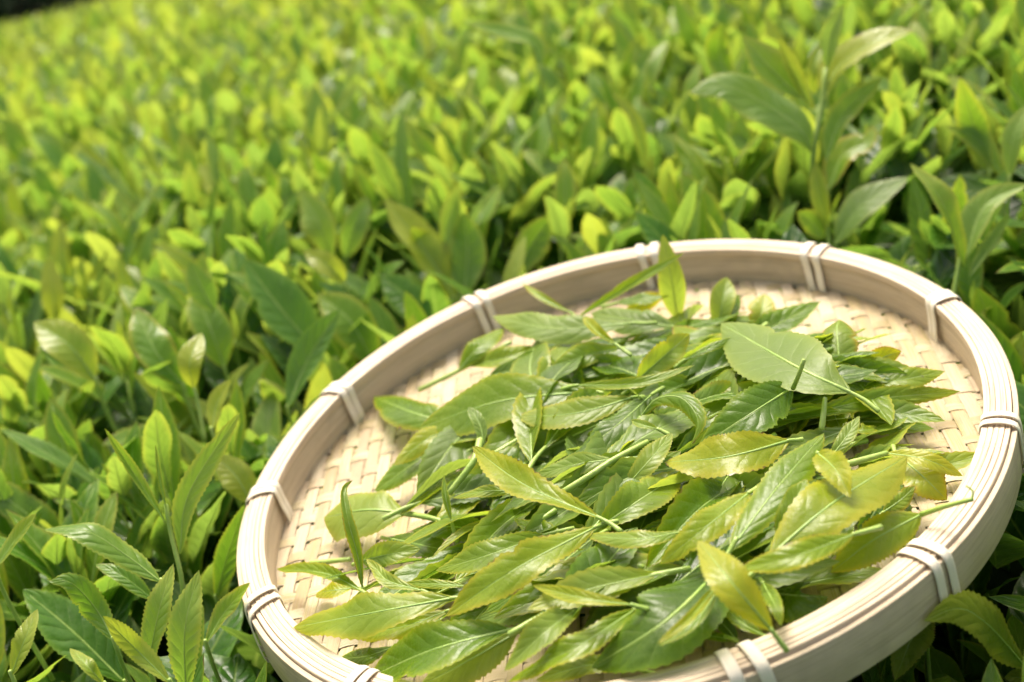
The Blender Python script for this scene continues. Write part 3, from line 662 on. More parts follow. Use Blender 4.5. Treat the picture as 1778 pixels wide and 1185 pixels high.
# leaves deeper in the pile
FILL = [(1210, 640, 330, 60), (1160, 760, 420, 110), (1000, 880, 360, 120), (1180, 980, 330, 110), (1330, 840, 260, 110), (900, 1010, 260, 90), (1230, 1040, 260, 60), (1080, 860, 460, 130), (1380, 700, 140, 60)]
zone_names = {0: "back", 1: "middle", 2: "front"}
r = random.Random(99)
count = 0; BURIED = {}
ORD = ['', 'second', 'third', 'fourth', 'fifth', 'sixth', 'seventh', 'eighth', 'ninth', 'tenth', 'eleventh', 'twelfth', 'thirteenth', 'fourteenth', 'fifteenth', 'sixteenth', 'seventeenth', 'eighteenth', 'nineteenth', 'twentieth'] + ['inner'] * 60
for k in range(235):
    cx, cy, sx, sy = FILL[r.randrange(len(FILL))]
    px, py = cx + r.gauss(0, sx * 0.42), cy + r.gauss(0, sy * 0.5)
    h0 = r.choice([4, 8, 12, 16, 20, 24, 28, 33, 38]) * (.88 - .40 * min(1, abs(px - 1130) / 480))
    if ((px - 1130) / 480) ** 2 + ((py - 850) / 270) ** 2 > 1: continue
    c = on_floor(px, py, h0 * 0.001)
    ang = r.gauss(0.45, 0.5) if r.random() < 0.8 else r.uniform(0, 3.1)
    th = ang; xd = nrm(v2w([1, 0, 0]) - (v2w([1, 0, 0]) @ TN) * TN); yd = np.cross(TN, xd)
    d = xd * math.cos(th) + yd * math.sin(th)
    if r.random() < 0.5: d = -d
    L = r.uniform(0.045, 0.075); W = L * r.uniform(0.24, 0.35)
    P = catmull([c - d * L / 2, c + TN * r.uniform(0.001, 0.006), c + d * L / 2 + TN * r.uniform(-0.003, 0.004)], 30)
    _, rr, hh = tray_rel(P)
    if rr.max() > 0.86 or (hh + HF * RT).min() < 0.002: continue
    nn = nrm(TN + np.array([r.gauss(0, .2), r.gauss(0, .2), r.gauss(0, .2)]))
    col = (r.uniform(.26, .72), r.uniform(0, .4), r.choice([0, .1, .3, .4]))
    if k % 2:      # a plucked shoot: a stem, two or three narrow leaves and a bud
        o = bpy.data.objects.new("picked_tea_shoot", None); S.collection.objects.link(o); o.location = P[0]
        side = np.cross(TN, d); sl_ = L * r.uniform(.35, .6); s0 = c - d * L * .5
        sp = catmull([s0, s0 + d * sl_ * .5 + side * r.gauss(0, .0015) + TN * .001, s0 + d * sl_], 10)
        V, F = tube(sp - P[0], np.linspace(.0012, .0008, 10), 8); obj("stem", mesh("stem", V, F, M_STEM), o)
        for a_, at, lf, nm in ((r.uniform(.18, .5), .55, .95, 'leaf'), (-r.uniform(.18, .5), .85, .8, 'leaf'), (r.uniform(-.12, .12), 1.0, .5, 'bud')):
            b0 = sp[int(at * 9)]; dd = nrm(d * math.cos(a_) + side * math.sin(a_) + TN * r.uniform(-.02, .12)); LL = L * lf
            Q = catmull([b0, b0 + dd * LL * .5 + TN * LL * r.uniform(.0, .08), b0 + dd * LL - TN * LL * r.uniform(-.03, .06) + side * LL * r.uniform(-.08, .08)], 28)
            nq = nrm(TN + side * math.sin(a_) * 1.2 + np.array([r.gauss(0, .2), r.gauss(0, .2), 0]))
            WW = LL * (r.uniform(.22, .32) if nm == 'leaf' else .14)
            V, F, uv = blade(Q, np.tile(nq, (28, 1)), WW, r, rows=28, cols=7, fold=r.uniform(.25, .9) if nm == 'leaf' else 1.1, wave=.14, curl=r.uniform(-.1, .25), twist=r.uniform(-.7, .7))
            cc = (min(1, max(0, col[0] + (.12 if nm == 'bud' else r.uniform(-.08, .08)))), col[1], col[2])
            add_leaf(nm, (V, F, uv, Q, ortho(nq, dd), WW), o, cc, P[0], .8)
    else:
        V, F, uv = blade(P, np.tile(nn, (30, 1)), W, r, rows=30, cols=7, fold=r.uniform(0.1, .8), wave=.16, curl=r.uniform(-.1, .3), twist=r.uniform(-.8, .8))
        o = add_leaf("picked_tea_leaf", (V, F, uv, P, ortho(nn, d), W), None, col, P[0]); o.location = P[0]
    zn = "back" if py < 740 else ("middle" if py < 920 else "front")
    sd_ = "left" if px < 1000 else ("centre" if px < 1280 else "right")
    tn = "dark green" if col[0] < .36 else ("mid green" if col[0] < .52 else "yellowish green")
    BURIED.setdefault((tn, zn, sd_, 'shoot' if k % 2 else 'leaf'), []).append((px, o))
    count += 1

for (tn, zn, sd_, kd), lst in BURIED.items():
    lst.sort(key=lambda t: t[0]); n = len(lst)
    for i, (px, o) in enumerate(lst):
        if n == 1: lab = f"only {tn} {kd} buried under others at the pile's {zn} {sd_}"
        elif i == 0: lab = f"leftmost {tn} {kd} buried under others at the pile's {zn} {sd_}"
        elif i == n - 1: lab = f"rightmost {tn} {kd} buried under others at the pile's {zn} {sd_}"
        else: lab = f"{ORD[i]} {tn} {kd} from left buried under others at the pile's {zn} {sd_}"
        tag(o, lab, "tea " + kd, "leaves and shoots buried in the picked pile")

# ------------------------------------------------------------------ the tea hedge's top surface
FWD = nrm(YWv := (v2w([0, 0, 1]) - (v2w([0, 0, 1]) @ TN) * TN)); RGT = np.cross(FWD, TN)
F0, KC = -0.05, 0.0165
SURF0 = -HO * RT + 0.006
def surf_h(a, f):
    d = np.maximum(0, f - F0)
    base = SURF0 - KC * d ** 2
    near = np.maximum(0, -0.16 - f)                # the hedge rounds off towards the camera
    return base - 0.9 * near ** 2
def surf_pt(a, f, dh=0.0):
    a = np.asarray(a, float); f = np.asarray(f, float)
    h = surf_h(a, f) + dh
    return TO + np.multiply.outer(a, RGT) + np.multiply.outer(f, FWD) + np.multiply.outer(h, TN)
def surf_hit(px, py, dh=0.0):
    d = ray(px, py); z = 0.35
    while z < 9:
        P = CAMLOC + d * z; q = P - TO
        if q @ TN < surf_h(q @ RGT, q @ FWD) + dh: return P
        z += 0.01
    return CAMLOC + d * 4
UPG = nrm(np.array([0, 0, 1.0]) * 0.6 + TN * 0.4)

def growing(label, leaves, stems=(), seed=0, z0=None):
    """leaves on a standing shoot: pixels with a depth offset in mm (positive = farther), from the depth of the hedge at the shoot's foot"""
    r = random.Random(seed * 17 + 3)
    z, pts = (leaves[0][0], leaves[0][1])
    bx, by = zp(z, pts[0])
    Z = z0 or w2c(surf_hit(bx, by, 0.0))[2]
    built = []
    for lf in leaves:
        z, pts, wpx, colr = lf[:4]; kw = dict(lf[4]) if len(lf) > 4 else {}
        n = len(pts)
        P3 = [CAMLOC + ray(*zp(z, p)) * (Z + (p[2] if len(p) > 2 else (i / (n - 1) * r.uniform(-14, 8))) * 0.001) for i, p in enumerate(pts)]
        if n == 2:
            a, b_ = P3; P3 = [a, (a + b_) / 2 + UPG * np.linalg.norm(b_ - a) * .03 + np.array([r.uniform(-1, 1), r.uniform(-1, 1), 0]) * .04 * np.linalg.norm(b_ - a), b_]
        mixc = kw.pop('mix', 0.55) * .6; nm = kw.pop('name', 'leaf')
        kw.setdefault('fold', r.uniform(0.15, 0.4)); kw.setdefault('wave', r.uniform(0.04, 0.12)); kw.setdefault('maxasp', .48); kw.setdefault('quilt', .035); kw.setdefault('twist', r.uniform(-.25, .25))
        bn = nrm(UPG * 0.9 + v2w([r.uniform(-.6, .6), 0, 0]))
        built.append((nm, traced_leaf(P3, wpx * .88 / ZO[z][2], r, bn, mixc, **kw), colr))
    pivot = built[0][1][3][0]
    # the stem goes down from the first leaf's foot into the hedge
    tubes = []
    for z, pts, wpx in stems:
        P3 = catmull([CAMLOC + ray(*zp(z, p)) * (Z + 0.001 * (p[2] if len(p) > 2 else 2)) for p in pts], 12)
        tubes.append((P3, wpx / ZO[z][2] * Z / FPX / 2))
    if not stems: tubes.append((catmull([pivot + UPG * 0.002, pivot - UPG * 0.02 + v2w([0, 0, .004]), pivot - UPG * 0.06 + v2w([0.004, 0, .012])], 10), 0.0010))
    e = bpy.data.objects.new("tea_shoot", None); S.collection.objects.link(e); e.location = pivot
    tag(e, label, "tea shoot")
    for nm, res, colr in built: add_leaf(nm, res, e, (min(1, colr[0] + (.17 if colr[0] > .42 else .12)), colr[1], colr[2]), pivot, 0.8, M_LEAFG)
    for P3, rad in tubes:
        V, F = tube(P3, np.linspace(rad * .85, rad * 1.15, len(P3)), 8); obj("stem", mesh("stem", V - pivot, F, M_STEM), e)
    allv = np.vstack([b_[1][0] for b_ in built]); q = project(allv)
    KEEP.append((q[:, 0].min(), q[:, 0].max(), q[:, 1].min(), q[:, 1].max(), Z, q))
    return e
KEEP = []
GROW = [
 ("sharp tea shoot with glossy broad leaf, thin leaf and needle bud left of the tray", [('5', [(632,735),(665,520),(845,235)], 100, (.55,.1,.2), {'fold':.3}), ('5', [(583,625),(480,465),(368,292)], 52, (.58,.1,.05), {'fold':.7}), ('5', [(585,575),(562,470),(547,348)], 24, (.56,0,0), {'fold':.9,'name':'bud'})], [('5', [(583,560),(600,660),(640,830),(650,1000,12)], 17)], .60),
 ("bright glossy upright leaf at the bottom, between two matt leaves", [('5', [(655,1230),(650,1000),(700,790)], 128, (.55,.1,.30), {'fold':.3,'mix':.5})], (), .52),
 ("dull green upright leaf just left of the bright glossy upright leaf", [('5', [(520,1130),(560,930),(610,768)], 100, (.56,.3,.25), {'fold':.25})], (), .54),
 ("yellow-green leaf slanting up left across the bottom edge", [('5', [(600,1190),(480,1070),(362,952)], 92, (.74,.1,.05), {'fold':.3})], (), .505),
 ("small yellow leaf tip on the bottom edge, left of the slanting yellow leaf", [('5', [(370,1200),(310,1130),(246,1066)], 60, (.72,.1,.05))], (), .50),
 ("single yellow leaf in the bottom left corner", [('5', [(40,1160),(85,1040),(132,927)], 78, (.76,.1,.1), {'fold':.25})], (), .53),
 ("thin leaf entering from the left edge above the corner leaf", [('5', [(-20,790),(50,690),(128,592)], 50, (.62,.1,.1))], (), .58),
 ("arched green leaf with pale saw edge, bending left at the lower left", [('5', [(570,835),(440,735),(300,650),(155,648)], 100, (.50,0,.1), {'mix':.25,'fold':-.2})], (), .58),
 ("bent pale-edged leaf under the arched leaf at the lower left", [('5', [(400,1040),(340,930),(250,835),(172,832)], 110, (.44,.1,.1), {'mix':.4,'fold':-.1})], (), .57),
 ("largest dark leaf low at the bottom left", [('5', [(440,1190),(260,1010),(80,858)], 210, (.30,.1,.05), {'mix':.5})], (), .62),
 ("small curled leaf between the arched leaf and the glossy upright leaf", [('5', [(545,900),(430,810),(335,770)], 70, (.46,.1,.05))], (), .60),
 ("backlit oval yellow leaf touching the tray's left rim", [('5', [(885,560),(830,460),(752,385)], 125, (.76,.1,0), {'mix':.7})], (), 0.700),
 ("upright green leaf close against the left rim below the oval yellow leaf", [('5', [(760,890),(800,740),(860,560)], 95, (.52,0,.05))], (), 0.670),
 ("slanting yellow-green leaf with dark spot below the tray's left binding", [('5', [(725,1050),(790,940),(880,835)], 68, (.60,.4,.1), {'fold':.5})], (), .575),
 ("rounded bright yellow bud leaf above the thin-leaved sharp shoot", [('5', [(680,150),(668,60),(708,-45)], 95, (.84,0,0), {'mix':.8})], [('5', [(680,140),(700,220),(720,330)], 14)], .72),
 ("pointed yellow leaf between the yellow bud leaf and the tray", [('5', [(745,300),(765,200),(812,120)], 62, (.80,0,0))], (), .70),
 ("glossy dark leaf catching a white sheen, standing left of the tray's back rim", [('0', [(500,710),(535,625),(590,536)], 58, (.28,0,.2), {'fold':.4})], (), .78),
 ("large dark quilted leaf slanting up to the left, left of the back rim", [('0', [(560,620),(490,540),(423,450)], 100, (.36,.2,.1), {'mix':.7})], (), .85),
 ("yellow-edged green leaf beside the glossy dark sheen leaf, nearer the tray", [('0', [(650,640),(610,560),(550,510)], 85, (.56,.3,0), {'mix':.6})], (), 0.860),
 ("dark wavy leaf touching the back left of the tray", [('0', [(745,575),(710,520),(660,478)], 72, (.34,.2,.1))], (), 0.880),
 ("pair of yellow-rimmed oval leaves one over the other, mid left", [('0', [(390,640),(365,570),(338,503)], 78, (.50,.3,.1), {'mix':.7}), ('0', [(372,540),(350,500),(330,455)], 60, (.44,.3,.2))], (), .84),
 ("tall rounded leaf with orange rim at the left third", [('0', [(318,670),(270,610),(236,533)], 76, (.52,.5,.05), {'mix':.7})], (), .80),
 ("rounded bright leaf low at the left, two thirds down", [('0', [(165,660),(120,600),(58,560)], 80, (.66,.1,.05), {'mix':.5})], (), .80),
 ("bright round yellow leaf tip far left, halfway down", [('0', [(95,560),(92,500),(82,447)], 45, (.82,0,0), {'mix':.8})], (), .95),
 ("short bright yellow leaf pointing left above the tray's upper left", [('0', [(600,492),(570,462),(527,436)], 46, (.88,.1,0))], (), .88),
 ("large yellow-green leaf with shaded midrib above the tray's back left", [('0', [(790,520),(730,425),(667,346)], 70, (.78,.2,0), {'mix':.6}), ('0', [(770,500),(740,440),(712,395)], 60, (.6,.1,0))], (), 0.920),
 ("pale matt yellow-rimmed leaf above left of the large yellow-green leaf", [('0', [(575,450),(555,390),(520,328)], 62, (.60,.3,.3))], (), .98),
 ("tall quilted green leaf behind the tray, right of the large yellow-green leaf", [('0', [(805,520),(812,440),(805,368)], 72, (.46,.3,.2), {'mix':.7}), ('0', [(772,440),(780,380),(797,318)], 38, (.62,.1,.3))], (), 0.920),
 ("broad green leaf rising behind the tray's back rim near its left", [('0', [(895,490),(920,430),(962,372)], 62, (.52,.3,.1))], (), 0.950),
 ("grey-green folded leaf with yellow rim, upper middle left", [('0', [(600,450),(615,395),(640,345)], 52, (.48,.4,.3))], (), .98),
 ("big upper right shoot with glossy drooping leaf, curved yellow leaf and upright young leaves",
   [('7', [(1040,530),(1000,450),(860,350),(740,300),(620,325)], 150, (.46,.1,.35), {'mix':.35,'fold':-.1,'maxasp':.42}), ('7', [(1085,350),(1130,240),(1250,150),(1398,105)], 95, (.90,.5,0), {'fold':.4,'mix':.5}),
    ('7', [(1095,240),(1105,130),(1150,15)], 80, (.52,.1,.55), {'fold':.4}), ('7', [(1035,370),(980,260),(925,130)], 62, (.70,.1,0), {'fold':.5}), ('7', [(1050,330),(1045,250),(1070,150)], 52, (.70,.1,0), {'fold':.5,'name':'bud'}),
    ('7', [(1000,340),(900,240),(800,125)], 130, (.60,.3,.2), {'mix':.5}), ('7', [(1090,560),(1150,400),(1285,270)], 95, (.58,.1,.05))], [('7', [(1090,240),(1075,370),(1060,450),(1045,560,8),(1045,700,25)], 20)], 0.830),
 ("bright leaf with brown curled tip below the big upper right shoot", [('7', [(1100,660),(1150,540),(1235,490),(1252,435)], 100, (.62,.9,0), {'mix':.5})], (), 0.870),
 ("small upright yellow shoot with thin bud just behind the back rim, right half", [('7', [(1095,790),(1070,680),(1055,562)], 72, (.68,.2,.1), {'fold':.35}), ('7', [(1115,780),(1125,720),(1145,665)], 22, (.64,0,.1), {'fold':.8,'name':'bud'}), ('7', [(1080,830),(1040,770),(990,735)], 110, (.60,.2,.15), {'mix':.6})], [('7', [(1095,780),(1100,830),(1105,900)], 14)], 0.840),
 ("glossy pale leaf slanting right, just behind the back rim", [('7', [(1125,850),(1210,720),(1378,615)], 110, (.48,.1,.45), {'mix':.5,'fold':.25})], (), 0.830),
 ("tall shoot at the right edge behind the rim, with thin saw-edged leaf and pale leaves", [('7', [(1570,930),(1490,700),(1382,568)], 80, (.62,.1,.1), {'fold':.5}), ('7', [(1575,900),(1640,720),(1790,640)], 110, (.56,.1,.4), {'fold':.6}), ('7', [(1590,960),(1660,860),(1730,740)], 60, (.52,0,.4), {'fold':.6})], [('7', [(1560,880),(1545,960),(1530,1040)], 16)], 0.750),
 ("large smooth leaf at the right edge, just outside the rim", [('2', [(1778,800,20),(1700,560,10),(1590,270,0)], 250, (.46,.1,.05), {'mix':.7}),], (), 0.740),
 ("rounded green leaf near the top right edge", [('7', [(1660,600),(1600,430),(1555,270)], 120, (.60,.1,.05), {'mix':.6}), ('7', [(1700,610),(1620,490),(1505,440)], 90, (.60,.1,.05))], (), .85),
 ("pale twisted leaf standing by the top right edge", [('7', [(1730,620),(1740,480),(1790,360)], 80, (.56,0,.4))], (), .80),
 ("dark leaf standing alone against the blurred top, right of centre", [('7', [(100,240),(60,140),(-160,80)], 60, (.52,0,0))], (), .95),
 ("upright blurred green leaf above the tray's middle", [('7', [(760,290),(720,180),(735,80)], 100, (.56,0,0))], (), .95),
 ("narrow pale leaf leaning over the middle of the blurred field", [('7', [(480,310),(500,220),(540,140)], 60, (.58,0,.4))], (), 1.0),
 ("thin bent yellow leaf above the tray's back left", [('7', [(470,600),(430,420),(345,320)], 50, (.70,.3,.1))], (), .98),
 ("yellow saw-edged leaf outside the lower right rim", [('4', [(1790,940,30),(1640,770,10),(1520,700,0),(1380,750,-6)], 190, (.70,.3,0), {'mix':1.3,'fold':-.1,'maxasp':.6,'twist':0})], (), .465),
 ("yellow leaf tip hanging out under the lower right rim", [('4', [(1400,720,40),(1330,830,20),(1265,990,10)], 170, (.72,.4,0), {'mix':1.3,'maxasp':.6})], (), .485),
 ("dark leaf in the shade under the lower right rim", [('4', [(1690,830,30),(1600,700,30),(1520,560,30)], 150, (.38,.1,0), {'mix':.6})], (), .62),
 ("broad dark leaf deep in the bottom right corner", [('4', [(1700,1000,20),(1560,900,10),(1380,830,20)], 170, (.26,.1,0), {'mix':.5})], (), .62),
 ("yellow leaf tip cut by the bottom right corner", [('4', [(1830,1060,0),(1770,980,0),(1700,975,0)], 90, (.84,.1,0))], (), .54),
]
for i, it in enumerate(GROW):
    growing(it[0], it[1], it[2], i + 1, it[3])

# ------------------------------------------------------------------ generic shoots
def local_leaf(L, W, rows, cols, el, az, r, bend, teeth, fold, wave=.08, z=0.0):
    """blade that leaves the stem axis (0,0,z), azimuth az, elevation el at its foot, bending outwards by bend"""
    s = np.linspace(0, L, rows); e = el - bend * (s / L) ** 1.2
    dr = np.cos(e); dz = np.sin(e); step = L / (rows - 1)
    rr = np.r_[0, np.cumsum((dr[:-1] + dr[1:]) / 2)] * step + 0.001; zz = np.r_[0, np.cumsum((dz[:-1] + dz[1:]) / 2)] * step + z
    c, s_ = math.cos(az), math.sin(az); P = np.stack([rr * c, rr * s_, zz], 1)
    N = np.stack([-np.sin(e) * c, -np.sin(e) * s_, np.cos(e)], 1)
    return blade(P, N, W, r, rows=rows, cols=cols, fold=fold, wave=wave, teeth=teeth, notch=rows > 20, twist=r.uniform(-.5, .5), curl=r.uniform(-.05, .15), shape=r.uniform(-.3, .3), quilt=.03) + (P, N)
def make_proto(seed):
    r = random.Random(seed); H = r.uniform(0.045, 0.085); nleaf = r.choice([3, 4, 4, 5]); out = []
    az = r.uniform(0, 6.28)
    bl = r.uniform(0.018, 0.030)
    out.append(('bud', dict(L=bl, W=bl * .2, el=R_(r.uniform(78, 88)), az=az, bend=.1, fold=.9, z=H), (.76, 0, .1)))
    for k in range(nleaf):
        t = k / max(1, nleaf - 1); az += 2.4 + r.uniform(-.4, .4)
        L = (0.037 + 0.036 * min(1, t + .25)) * r.uniform(.85, 1.15); W = L * r.uniform(.24, .35)
        el = R_(80 - 30 * t + r.uniform(-12, 10)); bend = r.uniform(.05, .7)
        zz = H * (1 - .22 * k - .02)
        out.append(('leaf', dict(L=L, W=W, el=el, az=az, bend=bend, fold=r.uniform(.15, .55), z=max(zz, 0.002)), (.70 - .26 * t + r.uniform(-.08, .08), r.choice([0, .2, .4]), r.choice([0, .05, .25]))))
    return H, out, seed
PROT = [make_proto(s) for s in range(14)]
def realise(proto, rows, cols, teeth, mids):
    H, parts, seed = proto; r = random.Random(seed + 1000); res = []
    for nm, kw, colr in parts:
        V, F, uv, P, N = local_leaf(kw['L'], kw['W'], rows if nm == 'leaf' else max(6, rows // 2), cols if nm == 'leaf' else 3, kw['el'], kw['az'], r, kw['bend'], teeth, kw['fold'], z=kw['z'])
        res.append((nm, V, F, uv, colr, P, N))
    z = np.linspace(-0.09, H, 8); sx = np.sin(z * 20) * .0015
    sv, sf = tube(np.stack([sx, sx * .6, z], 1), np.linspace(.0016, .0009, 8), 6 if rows > 20 else 4)
    return res, (sv, sf)
HI = [realise(p, 34, 7, True, True) for p in PROT]
MID = [realise(p, 14, 5, False, False) for p in PROT]
LO = [realise(p, 6, 3, False, False) for p in PROT]

# scatter over the hedge
spots = []
def scatter(f0, f1, spacing):
    f = f0
    while f < f1:
        zc = (f + 0.62) * 1.0
        half = 0.45 + 0.42 * max(0, zc)
        a = -half - 0.1
        while a < half:
            spots.append((a + rnd.uniform(-.5, .5) * spacing, f + rnd.uniform(-.5, .5) * spacing)); a += spacing
        f += spacing
scatter(-0.42, 0.9, 0.029); scatter(0.9, 2.4, 0.033); scatter(2.4, 6.8, 0.050)
spots = np.array(spots)
P0 = surf_pt(spots[:, 0], spots[:, 1])
lump = 0.012 * np.sin(P0[:, 0] * 23 + 1) * np.sin(P0[:, 1] * 19) + 0.02 * np.sin(P0[:, 0] * 7 + P0[:, 1] * 3)
def rotmat(axis, ang):
    a = nrm(axis); K = np.array([[0, -a[2], a[1]], [a[2], 0, -a[0]], [-a[1], a[0], 0]])
    return np.eye(3) + math.sin(ang) * K + (1 - math.cos(ang)) * K @ K
def frame_for(up, spin):
    z = nrm(up); x = nrm(np.cross([0, 1, 0.1], z)); y = np.cross(z, x); c, s_ = math.cos(spin), math.sin(spin)
    return np.stack([x * c + y * s_, -x * s_ + y * c, z], 1)
th_r = np.linspace(0, 2 * np.pi, 200, endpoint=False)
rimpix = project(tray_pt(th_r, np.ones(200), 0.0)); rimbot = project(tray_pt(th_r, np.ones(200), -HO * RT))
def in_poly(x, y, poly):
    inside = np.zeros(len(x), bool); n = len(poly); j = n - 1
    for i in range(n):
        xi, yi = poly[i, :2]; xj, yj = poly[j, :2]
        c = ((yi > y) != (yj > y)) & (x < (xj - xi) * (y - yi) / (yj - yi + 1e-12) + xi)
        inside ^= c; j = i
    return inside
cand = []
for i, (a, f) in enumerate(spots):
    p = P0[i]; k = rnd.randrange(14); sc = rnd.uniform(.8, 1.22); spin = rnd.uniform(0, 6.28)
    up = nrm(UPG + np.array([rnd.gauss(0, .16), rnd.gauss(0, .16), 0])); Rm = frame_for(up, spin)
    H = PROT[k][0] * sc
    tipdrop = H + 0.018 * sc + rnd.uniform(-0.012, 0.022) - lump[i] * .6
    base = p - UPG * tipdrop * .95
    pv = np.vstack([q[1][::7] for q in MID[k][0]]) * sc @ Rm.T + base
    th, rr, hh = tray_rel(pv)
    bad = (rr < 1.04) & (hh > -HO * RT - 0.004)
    sunk = False
    if bad.any():
        if rr.min() < 0.9:      # under the tray: pressed down
            base = base - TN * 0.045; sunk = True
            pv = pv - TN * 0.045; th, rr, hh = tray_rel(pv)
            if ((rr < 1.04) & (hh > -HO * RT - 0.004)).any(): continue
        else: continue
    q = project(pv)
    vis = (q[:, 2] > .15) & (q[:, 0] > -20) & (q[:, 0] < 1798) & (q[:, 1] > -20) & (q[:, 1] < 1205)
    Z = q[:, 2].mean()
    if Z < .30: continue
    cov = in_poly(q[:, 0], q[:, 1], rimpix) | in_poly(q[:, 0], q[:, 1], rimbot)
    zt = w2c(TO)[2]
    front = cov & ((pv - TO) @ FWD < 0) & (rr > 1.0)
    if front.any(): continue
    blocked = False
    for x0, x1, y0, y1, zk, qq in KEEP:
        if Z < zk + .03 and q[:, 0].max() > x0 and q[:, 0].min() < x1 and q[:, 1].max() > y0 and q[:, 1].min() < y1:
            # is any traced vertex close to one of ours in the picture?
            d = np.abs(q[::2, None, 0] - qq[None, ::13, 0]) + np.abs(q[::2, None, 1] - qq[None, ::13, 1])
            if (d < 22).any(): blocked = True; break
    if blocked:      # it grows lower there, below the taller shoot
        base = base - UPG * .045; sunk = True; q = q + 0; pv = pv - UPG * .045
    tintv = rnd.gauss(0, .07) + min(.18, max(0, f) * .10)
    nvis = (vis & ~cov).mean() if len(vis) else 0
    cand.append((Z, nvis, k, sc, base, Rm, tintv, q[:, 0].mean(), q[:, 1].mean(), sunk))
ind = sorted([c for c in cand if c[1] > .35 and not c[9]], key=lambda c: c[0])
NIND = 245
solo = ind[:NIND]; solo_ids = set(id(c) for c in solo); rest = [c for c in cand if id(c) not in solo_ids]

# one of each kind with its parts, then copies
KINDS = []
for k in range(14):
    parts, (sv, sf) = HI[k]; ms = []
    for nm, V, F, uv, colr, P, N in parts:
        rib = None
        if nm == 'leaf':
            idx = np.linspace(0, int(len(P) * .9), 8).astype(int)
            tv, tf = tube(P[idx] + N[idx] * .00005, np.linspace(.0006, .00012, 8), 5); rib = mesh("midrib", tv, tf, M_RIB)
        ms.append((nm, mesh(nm, V, F, M_LEAFG, uv), rib, colr))
    KINDS.append((ms, mesh("stem", sv, sf, M_STEM)))
def shoot_label(px, py, tv, Z):
    tone = "dull green" if tv < -.04 else ("fresh green" if tv < .06 else "yellow-green")
    if py > 980: row = "near bottom edge"
    elif py > 800: row = "level with its front half"
    elif py > 600: row = "level with its middle"
    elif py > 400: row = "level with back rim"
    elif py > 200: row = "higher than back rim"
    else: row = "near top edge"
    if px < 120: c = "far left of tray"
    elif px < 300: c = "well left of tray"
    elif px < 620: c = "just left of tray"
    elif px < 1000: c = "behind tray's left"
    elif px < 1400: c = "behind tray's middle"
    else: c = "beyond tray's right"
    return tone, row, c
protos = {}; SOLO = {}
for i, (Z, nv, k, sc, base, Rm, tv, px, py, _s) in enumerate(solo):
    ms, stm = KINDS[k]
    tone, row, c = shoot_label(px, py, tv, Z)
    sz = "small" if sc < .92 else ("tall" if sc > 1.12 else "medium")
    if k not in protos:
        e = bpy.data.objects.new("tea_shoot", None); S.collection.objects.link(e)
        e_parts = []
        for nm, me, rib, colr in ms:
            o = obj(nm, me, e, colr)
            sub = obj("midrib", rib, o) if rib else None
            e_parts.append((o, sub, colr))
        e_parts.append((obj("stem", stm, e), None, None)); protos[k] = (e, e_parts)
        root, parts = e, e_parts
    else:
        e, e_parts = protos[k]; root = e.copy(); S.collection.objects.link(root); parts = []
        for o, sub, colr in e_parts:
            c2 = o.copy(); S.collection.objects.link(c2); c2.parent = root
            if sub: s2 = sub.copy(); S.collection.objects.link(s2); s2.parent = c2
            parts.append((c2, None, colr))
    M = np.eye(4); M[:3, :3] = Rm * sc; M[:3, 3] = base; root.matrix_world = Matrix(M.tolist())
    for o, _x, colr in parts:
        if colr: o.color = (min(1, max(0, colr[0] + tv + rnd.gauss(0, .05))), colr[1], colr[2], 1)
    SOLO.setdefault((sz, tone, row, c), []).append((px, root))
for (sz, tone, row, c), lst in SOLO.items():
    lst.sort(key=lambda t: t[0]); n = len(lst)
    for i, (px, o) in enumerate(lst):
        if n == 1: lab = f"only {sz} {tone} shoot {c}, {row}"
        elif i == 0: lab = f"leftmost {sz} {tone} shoot of those {c}, {row}"
        elif i == n - 1: lab = f"rightmost {sz} {tone} shoot of those {c}, {row}"
        else: lab = f"{ORD[i]} {sz} {tone} shoot from left {c}, {row}"
        tag(o, lab, "tea shoot", "tea shoots growing round the tray")

def merge(items, name, label, mat, cat, lod_fn):
    VV, FF, UU, TT, SV, SF = [], [], [], [], [], []; off = so_ = 0
    for (Z, nv, k, sc, base, Rm, tv, px, py, _s) in items:
        parts, (sv, sf) = lod_fn(Z)[k]
        for nm, V, F, uv, colr, P, N in parts:
            VV.append(V * sc @ Rm.T + base); FF.append(F + off); UU.append(uv)
            TT.append(np.tile((min(1, max(0, colr[0] + tv + rnd.gauss(0, .07))), colr[1], colr[2]), (len(V), 1))); off += len(V)
        if Z < 2.0: SV.append(sv * sc @ Rm.T + base); SF.append(sf + so_); so_ += len(sv)
    o = obj(name, mesh(name, np.vstack(VV), np.vstack(FF), mat, np.vstack(UU), np.vstack(TT)))
    tag(o, label, cat, kind='stuff')
    if SV: tag(obj("tea_stem_thicket", mesh("tea_stem_thicket", np.vstack(SV), np.vstack(SF), M_STEM)), "green stems of the massed tea shoots", "tea stems", kind='stuff')
merge(rest, "tea_field_foliage", "mass of yellow-green tea foliage stretching away behind the tray", M_LEAFA, "tea foliage", lambda Z: MID if Z < 1.7 else LO)

